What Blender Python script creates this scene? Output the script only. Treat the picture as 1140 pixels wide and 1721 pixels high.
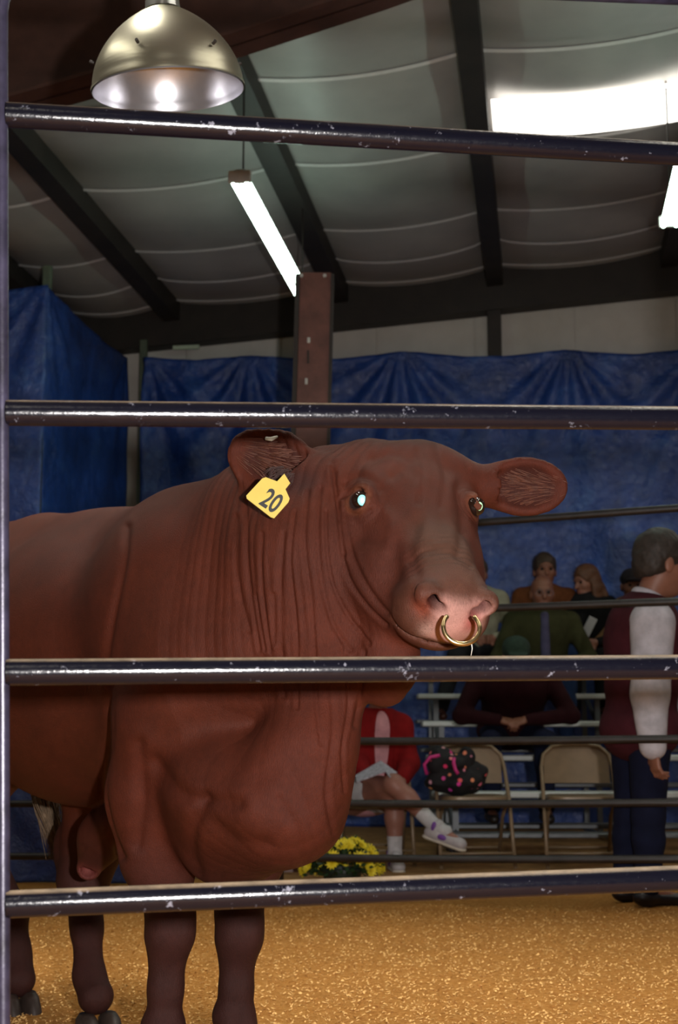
import bpy, math, random
import numpy as np
from mathutils import Vector, Matrix
random.seed(7)
np.random.seed(7)
for o in list(bpy.data.objects): bpy.data.objects.remove(o)
SC = bpy.context.scene
COL = SC.collection

# ------------------------------------------------------------------ camera
FPX = 2390.0                                   # 50 mm on a 24x36 upright frame, 1140x1721
PITCH = math.atan((1235-860.5)/FPX)
CP, SP = math.cos(PITCH), math.sin(PITCH)
CAMZ = 0.8
cam = bpy.data.cameras.new('camera'); camo = bpy.data.objects.new('camera', cam); COL.objects.link(camo)
cam.sensor_fit = 'VERTICAL'; cam.sensor_height = 36.0; cam.lens = FPX/1721*36.0
camo.location = (0, 0, CAMZ); camo.rotation_euler = (math.pi/2+PITCH, 0, 0)
cam.clip_end = 100
cam.dof.use_dof = True; cam.dof.focus_distance = 2.95; cam.dof.aperture_fstop = 7.0
SC.camera = camo
# ------------------------------------------------------------------ light and exposure
SC.view_settings.view_transform = 'Standard'; SC.view_settings.look = 'None'
SC.view_settings.exposure = 0.35; SC.view_settings.gamma = 1.0
SC.view_settings.use_curve_mapping = False
w = bpy.data.worlds.new('world'); SC.world = w; w.use_nodes = True
w.node_tree.nodes['Background'].inputs[0].default_value = (.55, .6, .75, 1)
w.node_tree.nodes['Background'].inputs[1].default_value = 0.022
def area(name, loc, target, size, power, color, sy=None):
    l = bpy.data.lights.new(name, 'AREA'); l.size = size; l.energy = power; l.color = color
    if sy: l.shape = 'RECTANGLE'; l.size_y = sy
    o = bpy.data.objects.new(name, l); COL.objects.link(o); o.location = loc
    d = Vector(target)-Vector(loc); o.rotation_euler = d.to_track_quat('-Z', 'Y').to_euler()
    return o
FLASH = area('camera_flash', (.30, -.03, .86), (.1, 5, 1.10), .07, 128, (1, .95, .92), .05)

# unseen fill lights added under the roof to lift the hall's ambient light
for (x, y) in ((-2.2, 3.4), (1.6, 3.0), (-.4, -1.5), (4.5, 6.5), (4.2, 10.2), (-4.5, 7.5)):
    area('fill_light', (x, y, 4.25), (x, y, 0), .25, 15, (1, .93, .80), 2.4)
for (x, y) in ((.9, 4.2), (-1.0, 4.6)):  # narrow-spread fills added above the ring to brighten the sawdust
    area('fill_light', (x, y, 4.3), (x, y, 0), .3, 15, (1, .94, .82), 1.6).data.spread = 1.3
# ------------------------------------------------------------------ picture <-> place
def at(px, py, Y):
    u = (px-570)/FPX; v = (860.5-py)/FPX
    t = Y/(CP-v*SP)
    return Vector((t*u, Y, CAMZ+t*(SP+v*CP)))
def ray(px, py): return at(px, py, 1.0)-Vector((0, 0, CAMZ))
def hit(px, py, P, N):
    d = ray(px, py); c = Vector((0, 0, CAMZ)); N = Vector(N); P = Vector(P)
    return c+d*((P-c).dot(N)/d.dot(N))

# ------------------------------------------------------------------ object helpers
def tag(o, label=None, cat=None, group=None, kind=None):
    if label: o['label'] = label
    if cat: o['category'] = cat
    if group: o['group'] = group
    if kind: o['kind'] = kind
    return o
def empty(name, loc, label, cat, group=None, rz=0):
    o = bpy.data.objects.new(name, None); COL.objects.link(o); o.location = loc; o.rotation_euler = (0, 0, rz)
    o.empty_display_size = .1
    return tag(o, label, cat, group)
def link_mesh(name, me, m, parent=None, smooth=False):
    """vertices are given in world space (or in the parent's space when local=True by caller)"""
    if m is not None:
        me.materials.clear(); me.materials.append(m)
    if smooth: me.polygons.foreach_set('use_smooth', [True]*len(me.polygons))
    o = bpy.data.objects.new(name, me); COL.objects.link(o)
    if parent is not None:
        o.parent = parent
    return o
class MB:
    def __init__(s): s.v = []; s.f = []
    def add(s, vs, fs):
        n = len(s.v); s.v += [tuple(v) for v in vs]; s.f += [tuple(i+n for i in f) for f in fs]
    def box(s, c, size, R=None, bev=0.0):
        hx, hy, hz = size[0]/2, size[1]/2, size[2]/2
        c = Vector(c)
        if bev <= 0:
            vs = [Vector((x*hx, y*hy, z*hz)) for x in (-1, 1) for y in (-1, 1) for z in (-1, 1)]
            fs = [(0, 1, 3, 2), (4, 6, 7, 5), (0, 4, 5, 1), (2, 3, 7, 6), (0, 2, 6, 4), (1, 5, 7, 3)]
        else:
            vs = []; b = min(bev, hx*.9, hy*.9, hz*.9)
            idx = {}
            for x in (-1, 1):
                for y in (-1, 1):
                    for z in (-1, 1):
                        idx[(x, y, z)] = len(vs)
                        vs += [Vector((x*hx, y*(hy-b), z*(hz-b))), Vector((x*(hx-b), y*hy, z*(hz-b))), Vector((x*(hx-b), y*(hy-b), z*hz))]
            fs = []
            for x in (-1, 1): fs.append([idx[(x, -1, -1)], idx[(x, 1, -1)], idx[(x, 1, 1)], idx[(x, -1, 1)]][::x])
            for y in (-1, 1): fs.append([idx[(-1, y, -1)]+1, idx[(1, y, -1)]+1, idx[(1, y, 1)]+1, idx[(-1, y, 1)]+1][::-y])
            for z in (-1, 1): fs.append([idx[(-1, -1, z)]+2, idx[(1, -1, z)]+2, idx[(1, 1, z)]+2, idx[(-1, 1, z)]+2][::z])
            for k, i in idx.items():
                q = [i, i+1, i+2]; fs.append(q if k[0]*k[1]*k[2] > 0 else q[::-1])
            for a in (-1, 1):
                for b_ in (-1, 1):
                    p, q = idx[(a, b_, -1)], idx[(a, b_, 1)]; f = [p, p+1, q+1, q]; fs.append(f if a*b_ < 0 else f[::-1])
                    p, q = idx[(a, -1, b_)], idx[(a, 1, b_)]; f = [p, p+2, q+2, q]; fs.append(f if a*b_ > 0 else f[::-1])
                    p, q = idx[(-1, a, b_)], idx[(1, a, b_)]; f = [p+1, p+2, q+2, q+1]; fs.append(f if a*b_ < 0 else f[::-1])
        if R is not None: vs = [R @ v for v in vs]
        s.add([c+v for v in vs], fs)
    def tube(s, pts, r, n=12, cap=True, sx=1.0, up=None):
        pts = [Vector(p) for p in pts]; m = len(pts)
        rs = r if isinstance(r, (list, tuple)) else [r]*m
        T = [((pts[min(i+1, m-1)]-pts[max(i-1, 0)]).normalized()) for i in range(m)]
        ref = Vector(up) if up else (Vector((0, 0, 1)) if abs(T[0].z) < .9 else Vector((1, 0, 0)))
        a = T[0].cross(ref).normalized(); vs = []
        for i in range(m):
            a = (a-T[i]*a.dot(T[i])).normalized(); b = T[i].cross(a)
            for k in range(n):
                t = 2*math.pi*k/n; vs.append(pts[i]+(a*math.cos(t)*sx+b*math.sin(t))*rs[i])
        fs = [(i*n+k, i*n+(k+1) % n, (i+1)*n+(k+1) % n, (i+1)*n+k) for i in range(m-1) for k in range(n)]
        if cap: fs += [tuple(range(n))[::-1], tuple((m-1)*n+k for k in range(n))]
        s.add(vs, fs)
    def lathe(s, prof, n=48, M=None):
        vs = []
        for (r, z) in prof:
            for k in range(n):
                t = 2*math.pi*k/n; v = Vector((r*math.cos(t), r*math.sin(t), z)); vs.append(M @ v if M else v)
        fs = [(i*n+k, i*n+(k+1) % n, (i+1)*n+(k+1) % n, (i+1)*n+k) for i in range(len(prof)-1) for k in range(n)]
        s.add(vs, fs)
    def grid(s, nu, nv, fn):
        vs = [fn(i/nu, j/nv) for i in range(nu+1) for j in range(nv+1)]
        fs = [(i*(nv+1)+j, (i+1)*(nv+1)+j, (i+1)*(nv+1)+j+1, i*(nv+1)+j+1) for i in range(nu) for j in range(nv)]
        s.add(vs, fs)
    def build(s, name, m, parent=None, smooth=False, autos=None):
        me = bpy.data.meshes.new(name)
        off = Vector((0, 0, 0)); inv = None
        if parent is not None:
            inv = world_matrix(parent).inverted()
            me.from_pydata([tuple(inv @ Vector(v)) for v in s.v], [], s.f)
        else: me.from_pydata(s.v, [], s.f)
        me.update()
        o = link_mesh(name, me, m, parent, smooth)
        if autos is not None:
            me.polygons.foreach_set('use_smooth', [True]*len(me.polygons))
            me.set_sharp_from_angle(angle=math.radians(autos))
        return o
def world_matrix(o):
    M = Matrix.LocRotScale(o.location, o.rotation_euler, o.scale)
    return world_matrix(o.parent) @ M if o.parent else M

# ------------------------------------------------------------------ materials
MATS = {}
class NT:
    def __init__(s, name):
        s.m = bpy.data.materials.new(name); s.m.use_nodes = True; s.t = s.m.node_tree; s.b = s.t.nodes['Principled BSDF']; s.out = s.t.nodes['Material Output']
    def n(s, typ, **kw):
        x = s.t.nodes.new(typ)
        for k, v in kw.items():
            if k.startswith('i_'): x.inputs[int(k[2:]) if k[2:].isdigit() else k[2:].replace('_', ' ')].default_value = v
            else: setattr(x, k, v)
        return x
    def l(s, a, b): s.t.links.new(a, b)
    def noise(s, scale, detail=4, rough=.55, vec=None, dist=0.0):
        x = s.n('ShaderNodeTexNoise'); x.inputs['Scale'].default_value = scale; x.inputs['Detail'].default_value = detail
        x.inputs['Roughness'].default_value = rough; x.inputs['Distortion'].default_value = dist
        if vec: s.l(vec, x.inputs['Vector'])
        return x
    def coord(s, scale=(1, 1, 1), rot=(0, 0, 0)):
        c = s.n('ShaderNodeTexCoord'); m = s.n('ShaderNodeMapping'); m.inputs['Scale'].default_value = scale; m.inputs['Rotation'].default_value = rot
        s.l(c.outputs['Object'], m.inputs['Vector']); return m.outputs[0]
    def ramp(s, fac, stops):
        r = s.n('ShaderNodeValToRGB'); e = r.color_ramp.elements
        while len(e) < len(stops): e.new(.5)
        for i, (p, c) in enumerate(stops): e[i].position = p; e[i].color = (c[0], c[1], c[2], 1) if not isinstance(c, (int, float)) else (c, c, c, 1)
        s.l(fac, r.inputs[0]); return r.outputs[0]
    def mix(s, fac, a, b, mode='MIX'):
        x = s.n('ShaderNodeMix', data_type='RGBA', blend_type=mode)
        for sock, v in ((x.inputs[0], fac), (x.inputs[6], a), (x.inputs[7], b)):
            if hasattr(v, 'links') or isinstance(v, bpy.types.NodeSocket): s.l(v, sock)
            elif isinstance(v, (int, float)): sock.default_value = v
            else: sock.default_value = (v[0], v[1], v[2], 1)
        return x.outputs[2]
    def math(s, op, a, b=0.0):
        x = s.n('ShaderNodeMath', operation=op)
        for i, v in enumerate((a, b)):
            if isinstance(v, bpy.types.NodeSocket): s.l(v, x.inputs[i])
            else: x.inputs[i].default_value = v
        return x.outputs[0]
    def bump(s, h, strength=.3, dist=.01):
        x = s.n('ShaderNodeBump'); x.inputs['Strength'].default_value = strength; x.inputs['Distance'].default_value = dist
        s.l(h, x.inputs['Height']); s.l(x.outputs[0], s.b.inputs['Normal']); return x
    def set(s, **kw):
        for k, v in kw.items():
            i = s.b.inputs[k.replace('_', ' ')]
            if isinstance(v, bpy.types.NodeSocket): s.l(v, i)
            elif isinstance(v, (tuple, list)) and len(v) == 3: i.default_value = (*v, 1)
            else: i.default_value = v
        return s
def plain(name, c, rough=.6, metal=0.0, var=.12, scale=30, bump=.1, spec=.5, sheen=0.0):
    """procedural plain surface with slight mottling and grain"""
    if name in MATS: return MATS[name]
    t = NT(name); v = t.coord(); n = t.noise(scale, 5, .6, v)
    a = tuple(x*(1-var) for x in c); b = tuple(min(1, x*(1+var)) for x in c)
    t.set(Base_Color=t.ramp(n.outputs[0], [(.3, a), (.7, b)]), Roughness=rough, Metallic=metal)
    t.b.inputs['Specular IOR Level'].default_value = spec
    if sheen: t.b.inputs['Sheen Weight'].default_value = sheen
    if bump: t.bump(n.outputs[0], bump, .004)
    MATS[name] = t.m; return t.m
def fabric(name, c, var=.2, spec=.15): return plain(name, c, .9, 0, var, 14, .35, spec, 0)

# ------------------------------------------------------------------ signed-distance modelling
class SDF:
    """smooth union / subtraction of tapered capsules and ellipsoids, polygonised by surface nets"""
    def __init__(s): s.ops = []
    def cap(s, a, b, ra, rb, k=.03, sub=False, flat=None):
        """flat=(axis, factor): squash the cross-section along an axis"""
        a = np.array(a, float); b = np.array(b, float)
        s.ops.append(('c', a, b, ra, rb, k, sub, (a+b)/2, np.linalg.norm(b-a)/2+max(ra, rb), flat)); return s
    def chain(s, pts, rs, k=.03, sub=False, flat=None):
        for i in range(len(pts)-1): s.cap(pts[i], pts[i+1], rs[i], rs[i+1], k, sub, flat)
        return s
    def ell(s, c, r, R=None, k=.03, sub=False):
        R = np.eye(3) if R is None else np.array(R, float)      # rows are the axes
        s.ops.append(('e', np.array(c, float), R, np.array(r, float), None, k, sub, np.array(c, float), max(r), None)); return s
    def dist(s, P):
        P = np.asarray(P, float); d = np.full(len(P), 9.0)
        for op in s.ops:
            k, sub, bc, br = op[5], op[6], op[7], op[8]
            low = np.sqrt(((P-bc)**2).sum(1))-br
            m = np.nonzero(low < ((k-d) if sub else (d+k)))[0]
            if len(m) == 0: continue
            p = P[m]
            if op[0] == 'c':
                a, b, ra, rb, flat = op[1], op[2], op[3], op[4], op[9]
                if flat is not None:
                    ax, fc = flat; ax = np.array(ax, float); ax /= np.linalg.norm(ax)
                    q = p-a; p = p+np.outer(q@ax, ax)*(1/fc-1)
                    bb = b-a; b = b+ax*(bb@ax)*(1/fc-1)
                ab = b-a; L = ab@ab
                t = np.clip(((p-a)@ab)/L, 0, 1) if L > 1e-12 else np.zeros(len(p))
                dd = np.sqrt(((p-a-t[:, None]*ab)**2).sum(1))-(ra+(rb-ra)*t)
                if flat is not None: dd = dd*(fc+1)/2 if fc < 1 else dd
            else:
                c, R, r = op[1], op[2], op[3]
                q = (p-c)@R.T
                k0 = np.sqrt(((q/r)**2).sum(1)); k1 = np.sqrt(((q/(r*r))**2).sum(1))+1e-9
                dd = k0*(k0-1)/k1
                dd = np.where(k0 < 1e-6, -min(r), dd)
            cur = d[m]
            if sub:
                h = np.clip(k-np.abs(cur+dd), 0, None)/max(k, 1e-9); d[m] = np.maximum(cur, -dd)+h*h*k*.25
            else:
                h = np.clip(k-np.abs(cur-dd), 0, None)/max(k, 1e-9); d[m] = np.minimum(cur, dd)-h*h*k*.25
        return d
    def bounds(s):
        lo = np.min([o[7]-o[8] for o in s.ops if not o[6]], 0); hi = np.max([o[7]+o[8] for o in s.ops if not o[6]], 0)
        return lo, hi
    def mesh(s, h, clip=None, newton=1):
        """returns verts, quads.  clip(P)->distance, intersected with the shape"""
        def f(P):
            d = s.dist(P)
            return np.maximum(d, clip(P)) if clip is not None else d
        lo, hi = s.bounds(); lo = lo-3*h; hi = hi+3*h
        B = 8; n = np.ceil((hi-lo)/(h*B)).astype(int)+1
        cc = np.stack(np.meshgrid(*[np.arange(k) for k in n], indexing='ij'), -1).reshape(-1, 3)
        dc = f(lo+(cc+.5)*h*B)
        keep = cc[np.abs(dc) < h*B*1.25+.012]
        D = np.where(dc > 0, 1.0, -1.0).astype(np.float32).reshape(n)
        G = np.repeat(np.repeat(np.repeat(D, B, 0), B, 1), B, 2)
        off = np.stack(np.meshgrid(*[np.arange(B)]*3, indexing='ij'), -1).reshape(-1, 3)
        for i in range(0, len(keep), 400):
            idx = (keep[i:i+400, None, :]*B+off[None]).reshape(-1, 3)
            G[idx[:, 0], idx[:, 1], idx[:, 2]] = f(lo+idx*h)
        S = G < 0
        c = S[:-1, :-1, :-1].astype(np.int8)
        for dx in (0, 1):
            for dy in (0, 1):
                for dz in (0, 1):
                    if dx+dy+dz: c = c+S[dx:S.shape[0]-1+dx, dy:S.shape[1]-1+dy, dz:S.shape[2]-1+dz]
        act = np.argwhere((c > 0) & (c < 8))
        vid = np.full(c.shape, -1, np.int64); vid[act[:, 0], act[:, 1], act[:, 2]] = np.arange(len(act))
        acc = np.zeros((len(act), 3)); cnt = np.zeros(len(act))
        for ax in range(3):
            o1, o2 = [a for a in range(3) if a != ax]
            for u in (0, 1):
                for v in (0, 1):
                    p = act.copy(); p[:, o1] += u; p[:, o2] += v; q = p.copy(); q[:, ax] += 1
                    a = G[p[:, 0], p[:, 1], p[:, 2]]; b = G[q[:, 0], q[:, 1], q[:, 2]]
                    m = (a < 0) != (b < 0); t = np.zeros(len(a)); t[m] = a[m]/(a[m]-b[m])
                    pt = (p-act).astype(float); pt[:, ax] += t
                    acc[m] += pt[m]; cnt[m] += 1
        V = lo+(act+acc/cnt[:, None])*h
        Q = []
        for ax in range(3):
            o1, o2 = (ax+1) % 3, (ax+2) % 3
            A = S[tuple(slice(0, -1) if a == ax else slice(None) for a in range(3))]
            Bq = S[tuple(slice(1, None) if a == ax else slice(None) for a in range(3))]
            e = np.argwhere(A != Bq); m = np.all(e[:, [o1, o2]] > 0, 1) & (e[:, o1] < c.shape[o1]) & (e[:, o2] < c.shape[o2]); e = e[m]
            sg = A[e[:, 0], e[:, 1], e[:, 2]]
            ids = []
            for (u, v) in ((-1, -1), (0, -1), (0, 0), (-1, 0)):
                p = e.copy(); p[:, o1] += u; p[:, o2] += v; ids.append(vid[p[:, 0], p[:, 1], p[:, 2]])
            q = np.stack(ids, 1); q[~sg] = q[~sg][:, ::-1]; Q.append(q)
        Q = np.concatenate(Q); Q = Q[(Q >= 0).all(1)]
        for _ in range(newton): V = s.project(V, f, h)
        return V, Q
    def grad(s, P, f=None, e=.001):
        f = f or s.dist; g = np.zeros_like(P)
        for a in range(3):
            d = np.zeros(3); d[a] = e; g[:, a] = f(P+d)-f(P-d)
        return g/(np.linalg.norm(g, axis=1, keepdims=True)+1e-9)
    def project(s, V, f=None, h=.01):
        f = f or s.dist
        d = np.clip(f(V), -h, h); return V-s.grad(V, f)*d[:, None]*.8
def np_mesh(name, V, Q):
    me = bpy.data.meshes.new(name)
    me.vertices.add(len(V)); me.vertices.foreach_set('co', np.asarray(V, np.float32).ravel())
    k = Q.shape[1]; me.loops.add(Q.size); me.loops.foreach_set('vertex_index', Q.astype(np.int32).ravel())
    me.polygons.add(len(Q)); me.polygons.foreach_set('loop_start', np.arange(0, Q.size, k, dtype=np.int32))
    me.polygons.foreach_set('loop_total', np.full(len(Q), k, np.int32))
    me.update(calc_edges=True); me.validate()
    me.polygons.foreach_set('use_smooth', [True]*len(me.polygons))
    return me
def subdivide(V, Q):
    """one linear split of every quad"""
    E = np.concatenate([Q[:, [i, (i+1) % 4]] for i in range(4)]); E.sort(1)
    key = E[:, 0]*len(V)+E[:, 1]; uq, inv = np.unique(key, return_inverse=True)
    em = (V[uq//len(V)]+V[uq % len(V)])/2; n = len(V); nq = len(Q)
    fc = V[Q].mean(1); ei = (inv+n).reshape(4, nq).T; fi = np.arange(nq)+n+len(uq)
    V2 = np.concatenate([V, em, fc]); Q2 = []
    for i in range(4): Q2.append(np.stack([Q[:, i], ei[:, i], fi, ei[:, (i-1) % 4]], 1))
    return V2, np.concatenate(Q2)
def vcol(me, C, name='tint'):
    a = me.color_attributes.new(name, 'FLOAT_COLOR', 'POINT')
    a.data.foreach_set('color', np.concatenate([C, np.ones((len(C), 1))], 1).astype(np.float32).ravel())
def vnoise(P, seed=0):
    """cheap smooth value noise in [-1,1]"""
    rs = np.random.RandomState(seed); d = np.zeros(len(P))
    for i in range(7):
        k = rs.normal(size=3); k /= np.linalg.norm(k); k *= rs.uniform(.7, 1.6); d += np.sin(P@k+rs.uniform(0, 6.3)+1.3*np.sin(P@np.roll(k, 1)*.7+i))
    return d/4
def smooth01(x, a, b):
    t = np.clip((x-a)/(b-a), 0, 1); return t*t*(3-2*t)
# ================================================================== PLACE
WA = math.radians(8.1)
E1 = Vector((math.sin(WA), math.cos(WA), 0)); E2 = Vector((math.cos(WA), -math.sin(WA), 0))
WP = Vector((0, 13.2, 0))                                   # a point of the end wall
wa = hit(560, 490, WP, E1); wb = hit(1090, 432, WP, E1)
MSL = (wb.z-wa.z)/(wb-wa).dot(E2)                            # roof slope, rising to the right
wc = hit(820, 460, WP, E1); RN_ = E1.cross(E2+Vector((0, 0, MSL))).normalized()
if RN_.z < 0: RN_ = -RN_
def roofz(a, c): # a along E1 from the origin, c along E2
    return wc.z+(c-wc.dot(E2))*MSL
def W(a, c, z): return E1*a+E2*c+Vector((0, 0, z))
def rc_(px, py):
    P = hit(px, py, wc, RN_); return P.dot(E1), P.dot(E2)
AW = WP.dot(E1)
cb = [rc_(30, 450)[1], rc_(178, 375)[1], rc_(480, 275)[1], rc_(812, 260)[1], rc_(1140, 350)[1]]
print('roof', wc.z, MSL, 'beams', cb, 'aw', AW)
d0 = (cb[4]-cb[1])/3
cb = [cb[0]-2*d0, cb[0]-d0]+cb+[cb[4]+d0, cb[4]+2*d0]
# --- sawdust floor
t = NT('sawdust'); v = t.coord()
n1_ = t.noise(2.2, 5, .6, v); n2_ = t.noise(55, 6, .75, v); n3_ = t.noise(190, 3, .8, v)
c1 = t.ramp(n2_.outputs[0], [(.28, (.46, .17, .032)), (.5, (.76, .345, .085)), (.72, (.90, .50, .16))])
c2 = t.mix(.4, c1, t.ramp(n3_.outputs[0], [(.3, .5), (.65, 1.0)]), 'MULTIPLY')
c3 = t.mix(.3, c2, t.ramp(n1_.outputs[0], [(.3, .65), (.5, 1.0)]), 'MULTIPLY')
t.set(Base_Color=c3, Roughness=.95); t.b.inputs['Specular IOR Level'].default_value = .1
t.bump(t.math('ADD', n2_.outputs[0], t.math('MULTIPLY', n3_.outputs[0], .6)), .9, .02)
SAW = t.m
def ground(x, y):
    P = np.array([[x*2.1, y*2.1, 0]]); Q_ = np.array([[x*6, y*6, 3.]])
    return float(vnoise(P, 77)[0]*.012+vnoise(Q_, 78)[0]*.007)
m = MB(); nx, ny = 170, 230; X0, X1, Y0, Y1 = -3.0, 3.2, 1.2, 8.2
gx = np.linspace(X0, X1, nx+1); gy = np.linspace(Y0, Y1, ny+1); GX, GY = np.meshgrid(gx, gy, indexing='ij')
GP = np.stack([GX.ravel(), GY.ravel(), np.zeros(GX.size)], 1)
edge = smooth01(GX.ravel(), X0, X0+.4)*smooth01(-GX.ravel(), -X1, -X1+.4)*smooth01(GY.ravel(), Y0, Y0+.3)*smooth01(-GY.ravel(), -Y1, -Y1+.3)
GZ = (vnoise(GP*2.1, 77)*.010+vnoise(GP*6, 78)*.007+vnoise(GP*17, 79)*.0035)*edge
ids = np.arange((nx+1)*(ny+1)).reshape(nx+1, ny+1)
Qf = np.stack([ids[:-1, :-1], ids[1:, :-1], ids[1:, 1:], ids[:-1, 1:]], -1).reshape(-1, 4)
fl = link_mesh('floor', np_mesh('floor', np.stack([GP[:, 0], GP[:, 1], GZ], 1), Qf), SAW, None, True); tag(fl, 'orange-brown sawdust floor of the show ring', kind='structure')
m = MB()   # floor around the show ring area
for (x0, x1, y0, y1) in ((-14, X0, -6, 16), (X1, 14, -6, 16), (X0, X1, -6, Y0), (X0, X1, Y1, 16)):
    m.add([(x0, y0, 0), (x1, y0, 0), (x1, y1, 0), (x0, y1, 0)], [(0, 1, 2, 3)])
tag(m.build('floor', plain('dusty_floor', (.30, .16, .065), .95, 0, .35, 9, .5, .1)), 'sawdust-strewn floor around the ring', kind='structure')
chip = plain('wood_chip', (.84, .47, .17), .8, 0, .3, 90, 0, .2); m = MB(); rs = random.Random(11)
def gz(x, y):
    i = (x-X0)/(X1-X0)*nx; j = (y-Y0)/(Y1-Y0)*ny; i0, j0 = min(int(i), nx-1), min(int(j), ny-1); fi, fj = i-i0, j-j0; G_ = GZ.reshape(nx+1, ny+1)
    return (G_[i0, j0]*(1-fi)+G_[i0+1, j0]*fi)*(1-fj)+(G_[i0, j0+1]*(1-fi)+G_[i0+1, j0+1]*fi)*fj
for i in range(30000):
    y = 3.0+3.9*rs.random()**1.3; x = rs.uniform(-.27, .27)*y; a = rs.uniform(0, 6.28); L_ = rs.uniform(.0015, .006); w_ = L_*rs.uniform(.25, .7)
    z = gz(x, y)+.001; ca_, sa_ = math.cos(a), math.sin(a); q1, q2 = rs.uniform(0, .004), rs.uniform(0, .004)
    m.add([(x-ca_*L_-sa_*w_, y-sa_*L_+ca_*w_, z+.001), (x+ca_*L_-sa_*w_, y+sa_*L_+ca_*w_, z+.001+q1), (x+ca_*L_+sa_*w_, y+sa_*L_-ca_*w_, z+.001+q2), (x-ca_*L_+sa_*w_, y-sa_*L_-ca_*w_, z)], [(0, 1, 2, 3)])
tag(m.build('wood_chips', chip), 'pale wood shavings scattered over the sawdust floor', 'wood shavings', kind='stuff')
# --- end wall of pale panels and its dark top beam
t = NT('wall_panel'); v = t.coord(); n_ = t.noise(3, 4, .6, v)
t.set(Base_Color=t.ramp(n_.outputs[0], [(.3, (.52, .49, .45)), (.7, (.62, .59, .55))]), Roughness=.6); PANEL = t.m
DARK = plain('dark_steel', (.020, .014, .011), .6, 0, .3, 6, .2)
BROWN = plain('brown_steel', (.060, .028, .020), .5, 0, .25, 8, .15)
m = MB(); c = -8.0; k = 0
while c < 9:
    w_ = .93
    p = [W(AW, c+.012, 0), W(AW, c+w_-.012, 0), W(AW, c+w_-.012, 6.3), W(AW, c+.012, 6.3)]
    m.add([p[0], p[1], p[2], p[3]]+[q+E1*.03 for q in p], [(0, 1, 2, 3), (0, 4, 5, 1), (1, 5, 6, 2), (2, 6, 7, 3), (3, 7, 4, 0)])
    c += w_
m.add([W(AW+.03, -8, 0), W(AW+.03, 9, 0), W(AW+.03, 9, 6.3), W(AW+.03, -8, 6.3)], [(0, 1, 2, 3)])
tag(m.build('wall_back', PANEL), 'pale panelled end wall above the blue tarpaulin', kind='structure')
def slab(name, c0, c1, a0, a1, top, bot, mat, label):
    """box following the roof slope between c0..c1"""
    m = MB(); vs = []
    for a in (a0, a1):
        for c in (c0, c1):
            for dz in (bot, top): vs.append(W(a, c, roofz(a, c)+dz))
    m.add(vs, [(0, 1, 3, 2), (4, 6, 7, 5), (0, 4, 5, 1), (2, 3, 7, 6), (0, 2, 6, 4), (1, 5, 7, 3)])
    return tag(m.build(name, mat), label, kind='structure')
lowz = hit(820, 521, WP-E1*.22, E1).z
slab('trim_1', cb[0]-1, cb[-1], AW-.22, AW-.02, .05, lowz-wc.z, DARK, 'dark beam along the top of the end wall')
# post on the wall below the third beam
P = hit(831, 550, WP-E1*.2, E1); cc_ = P.dot(E2)
m = MB(); m.box(W(AW-.12, cc_, lowz/2+.05), (.125, .16, lowz+.1), Matrix.Rotation(-WA, 3, 'Z')); tag(m.build('trim_2', DARK), 'dark steel column on the end wall below the beam', kind='structure')
# longitudinal beams under the roof
for i, c in enumerate(cb):
    big = .075 if i != 4 else .085
    slab('trim_%d' % (i+3), c-big, c+big, -2, AW-.2, .02, -.20, DARK, 'dark steel beam running under the roof lining, number %d from the left' % (i+1))
# roof lining, sagging between the beams
t = NT('roof_lining'); v = t.coord(); n_ = t.noise(1.4, 4, .6, v)
t.set(Base_Color=t.ramp(n_.outputs[0], [(.3, (.30, .285, .278)), (.7, (.40, .385, .37))]), Roughness=.42); LIN = t.m
strip_m = plain('lining_tape', (.62, .60, .60), .5, 0, .05, 20, .05)
RSP = 1.40; R0_ = rc_(680, 92)[0]
def sag(a, s_):
    ph_ = ((a-R0_) / RSP) % 1.0
    return -.07*(1-(2*s_-1)**2)-.04*math.sin(math.pi*ph_)*(4*s_*(1-s_))**.5
m = MB()
for i in range(len(cb)-1):
    c0, c1 = cb[i]+.05, cb[i+1]-.05
    def fn(u, v_, c0=c0, c1=c1):
        a = -2+u*(AW-.15+2); c = c0+v_*(c1-c0); return W(a, c, roofz(a, c)-.02+sag(a, v_))
    m.grid(180, 14, fn)
m.add([W(-2.5, -9, roofz(0, -9)+.06), W(13.2, -9, roofz(0, -9)+.06), W(13.2, 9, roofz(0, 9)+.06), W(-2.5, 9, roofz(0, 9)+.06)], [(0, 1, 2, 3)])
ceil = tag(m.build('ceiling', LIN, None, True), 'grey-white sagging insulation lining under the roof', kind='structure')
m = MB()
for i in range(len(cb)-1):
    c0, c1 = cb[i]+.05, cb[i+1]-.05
    for j in range(-6, 5):
        for off in ((0,) if j != 2 else (0, .72)):
            a = R0_+j*RSP+off
            if a > AW-.2 or a < 5: continue
            m.grid(1, 14, lambda u, v_: W(a-.016+u*.032, c0+v_*(c1-c0), roofz(a, c0+v_*(c1-c0))-.032-.008*u+sag(a, v_)))
m.build('lining_seam', strip_m, ceil, True)
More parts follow.
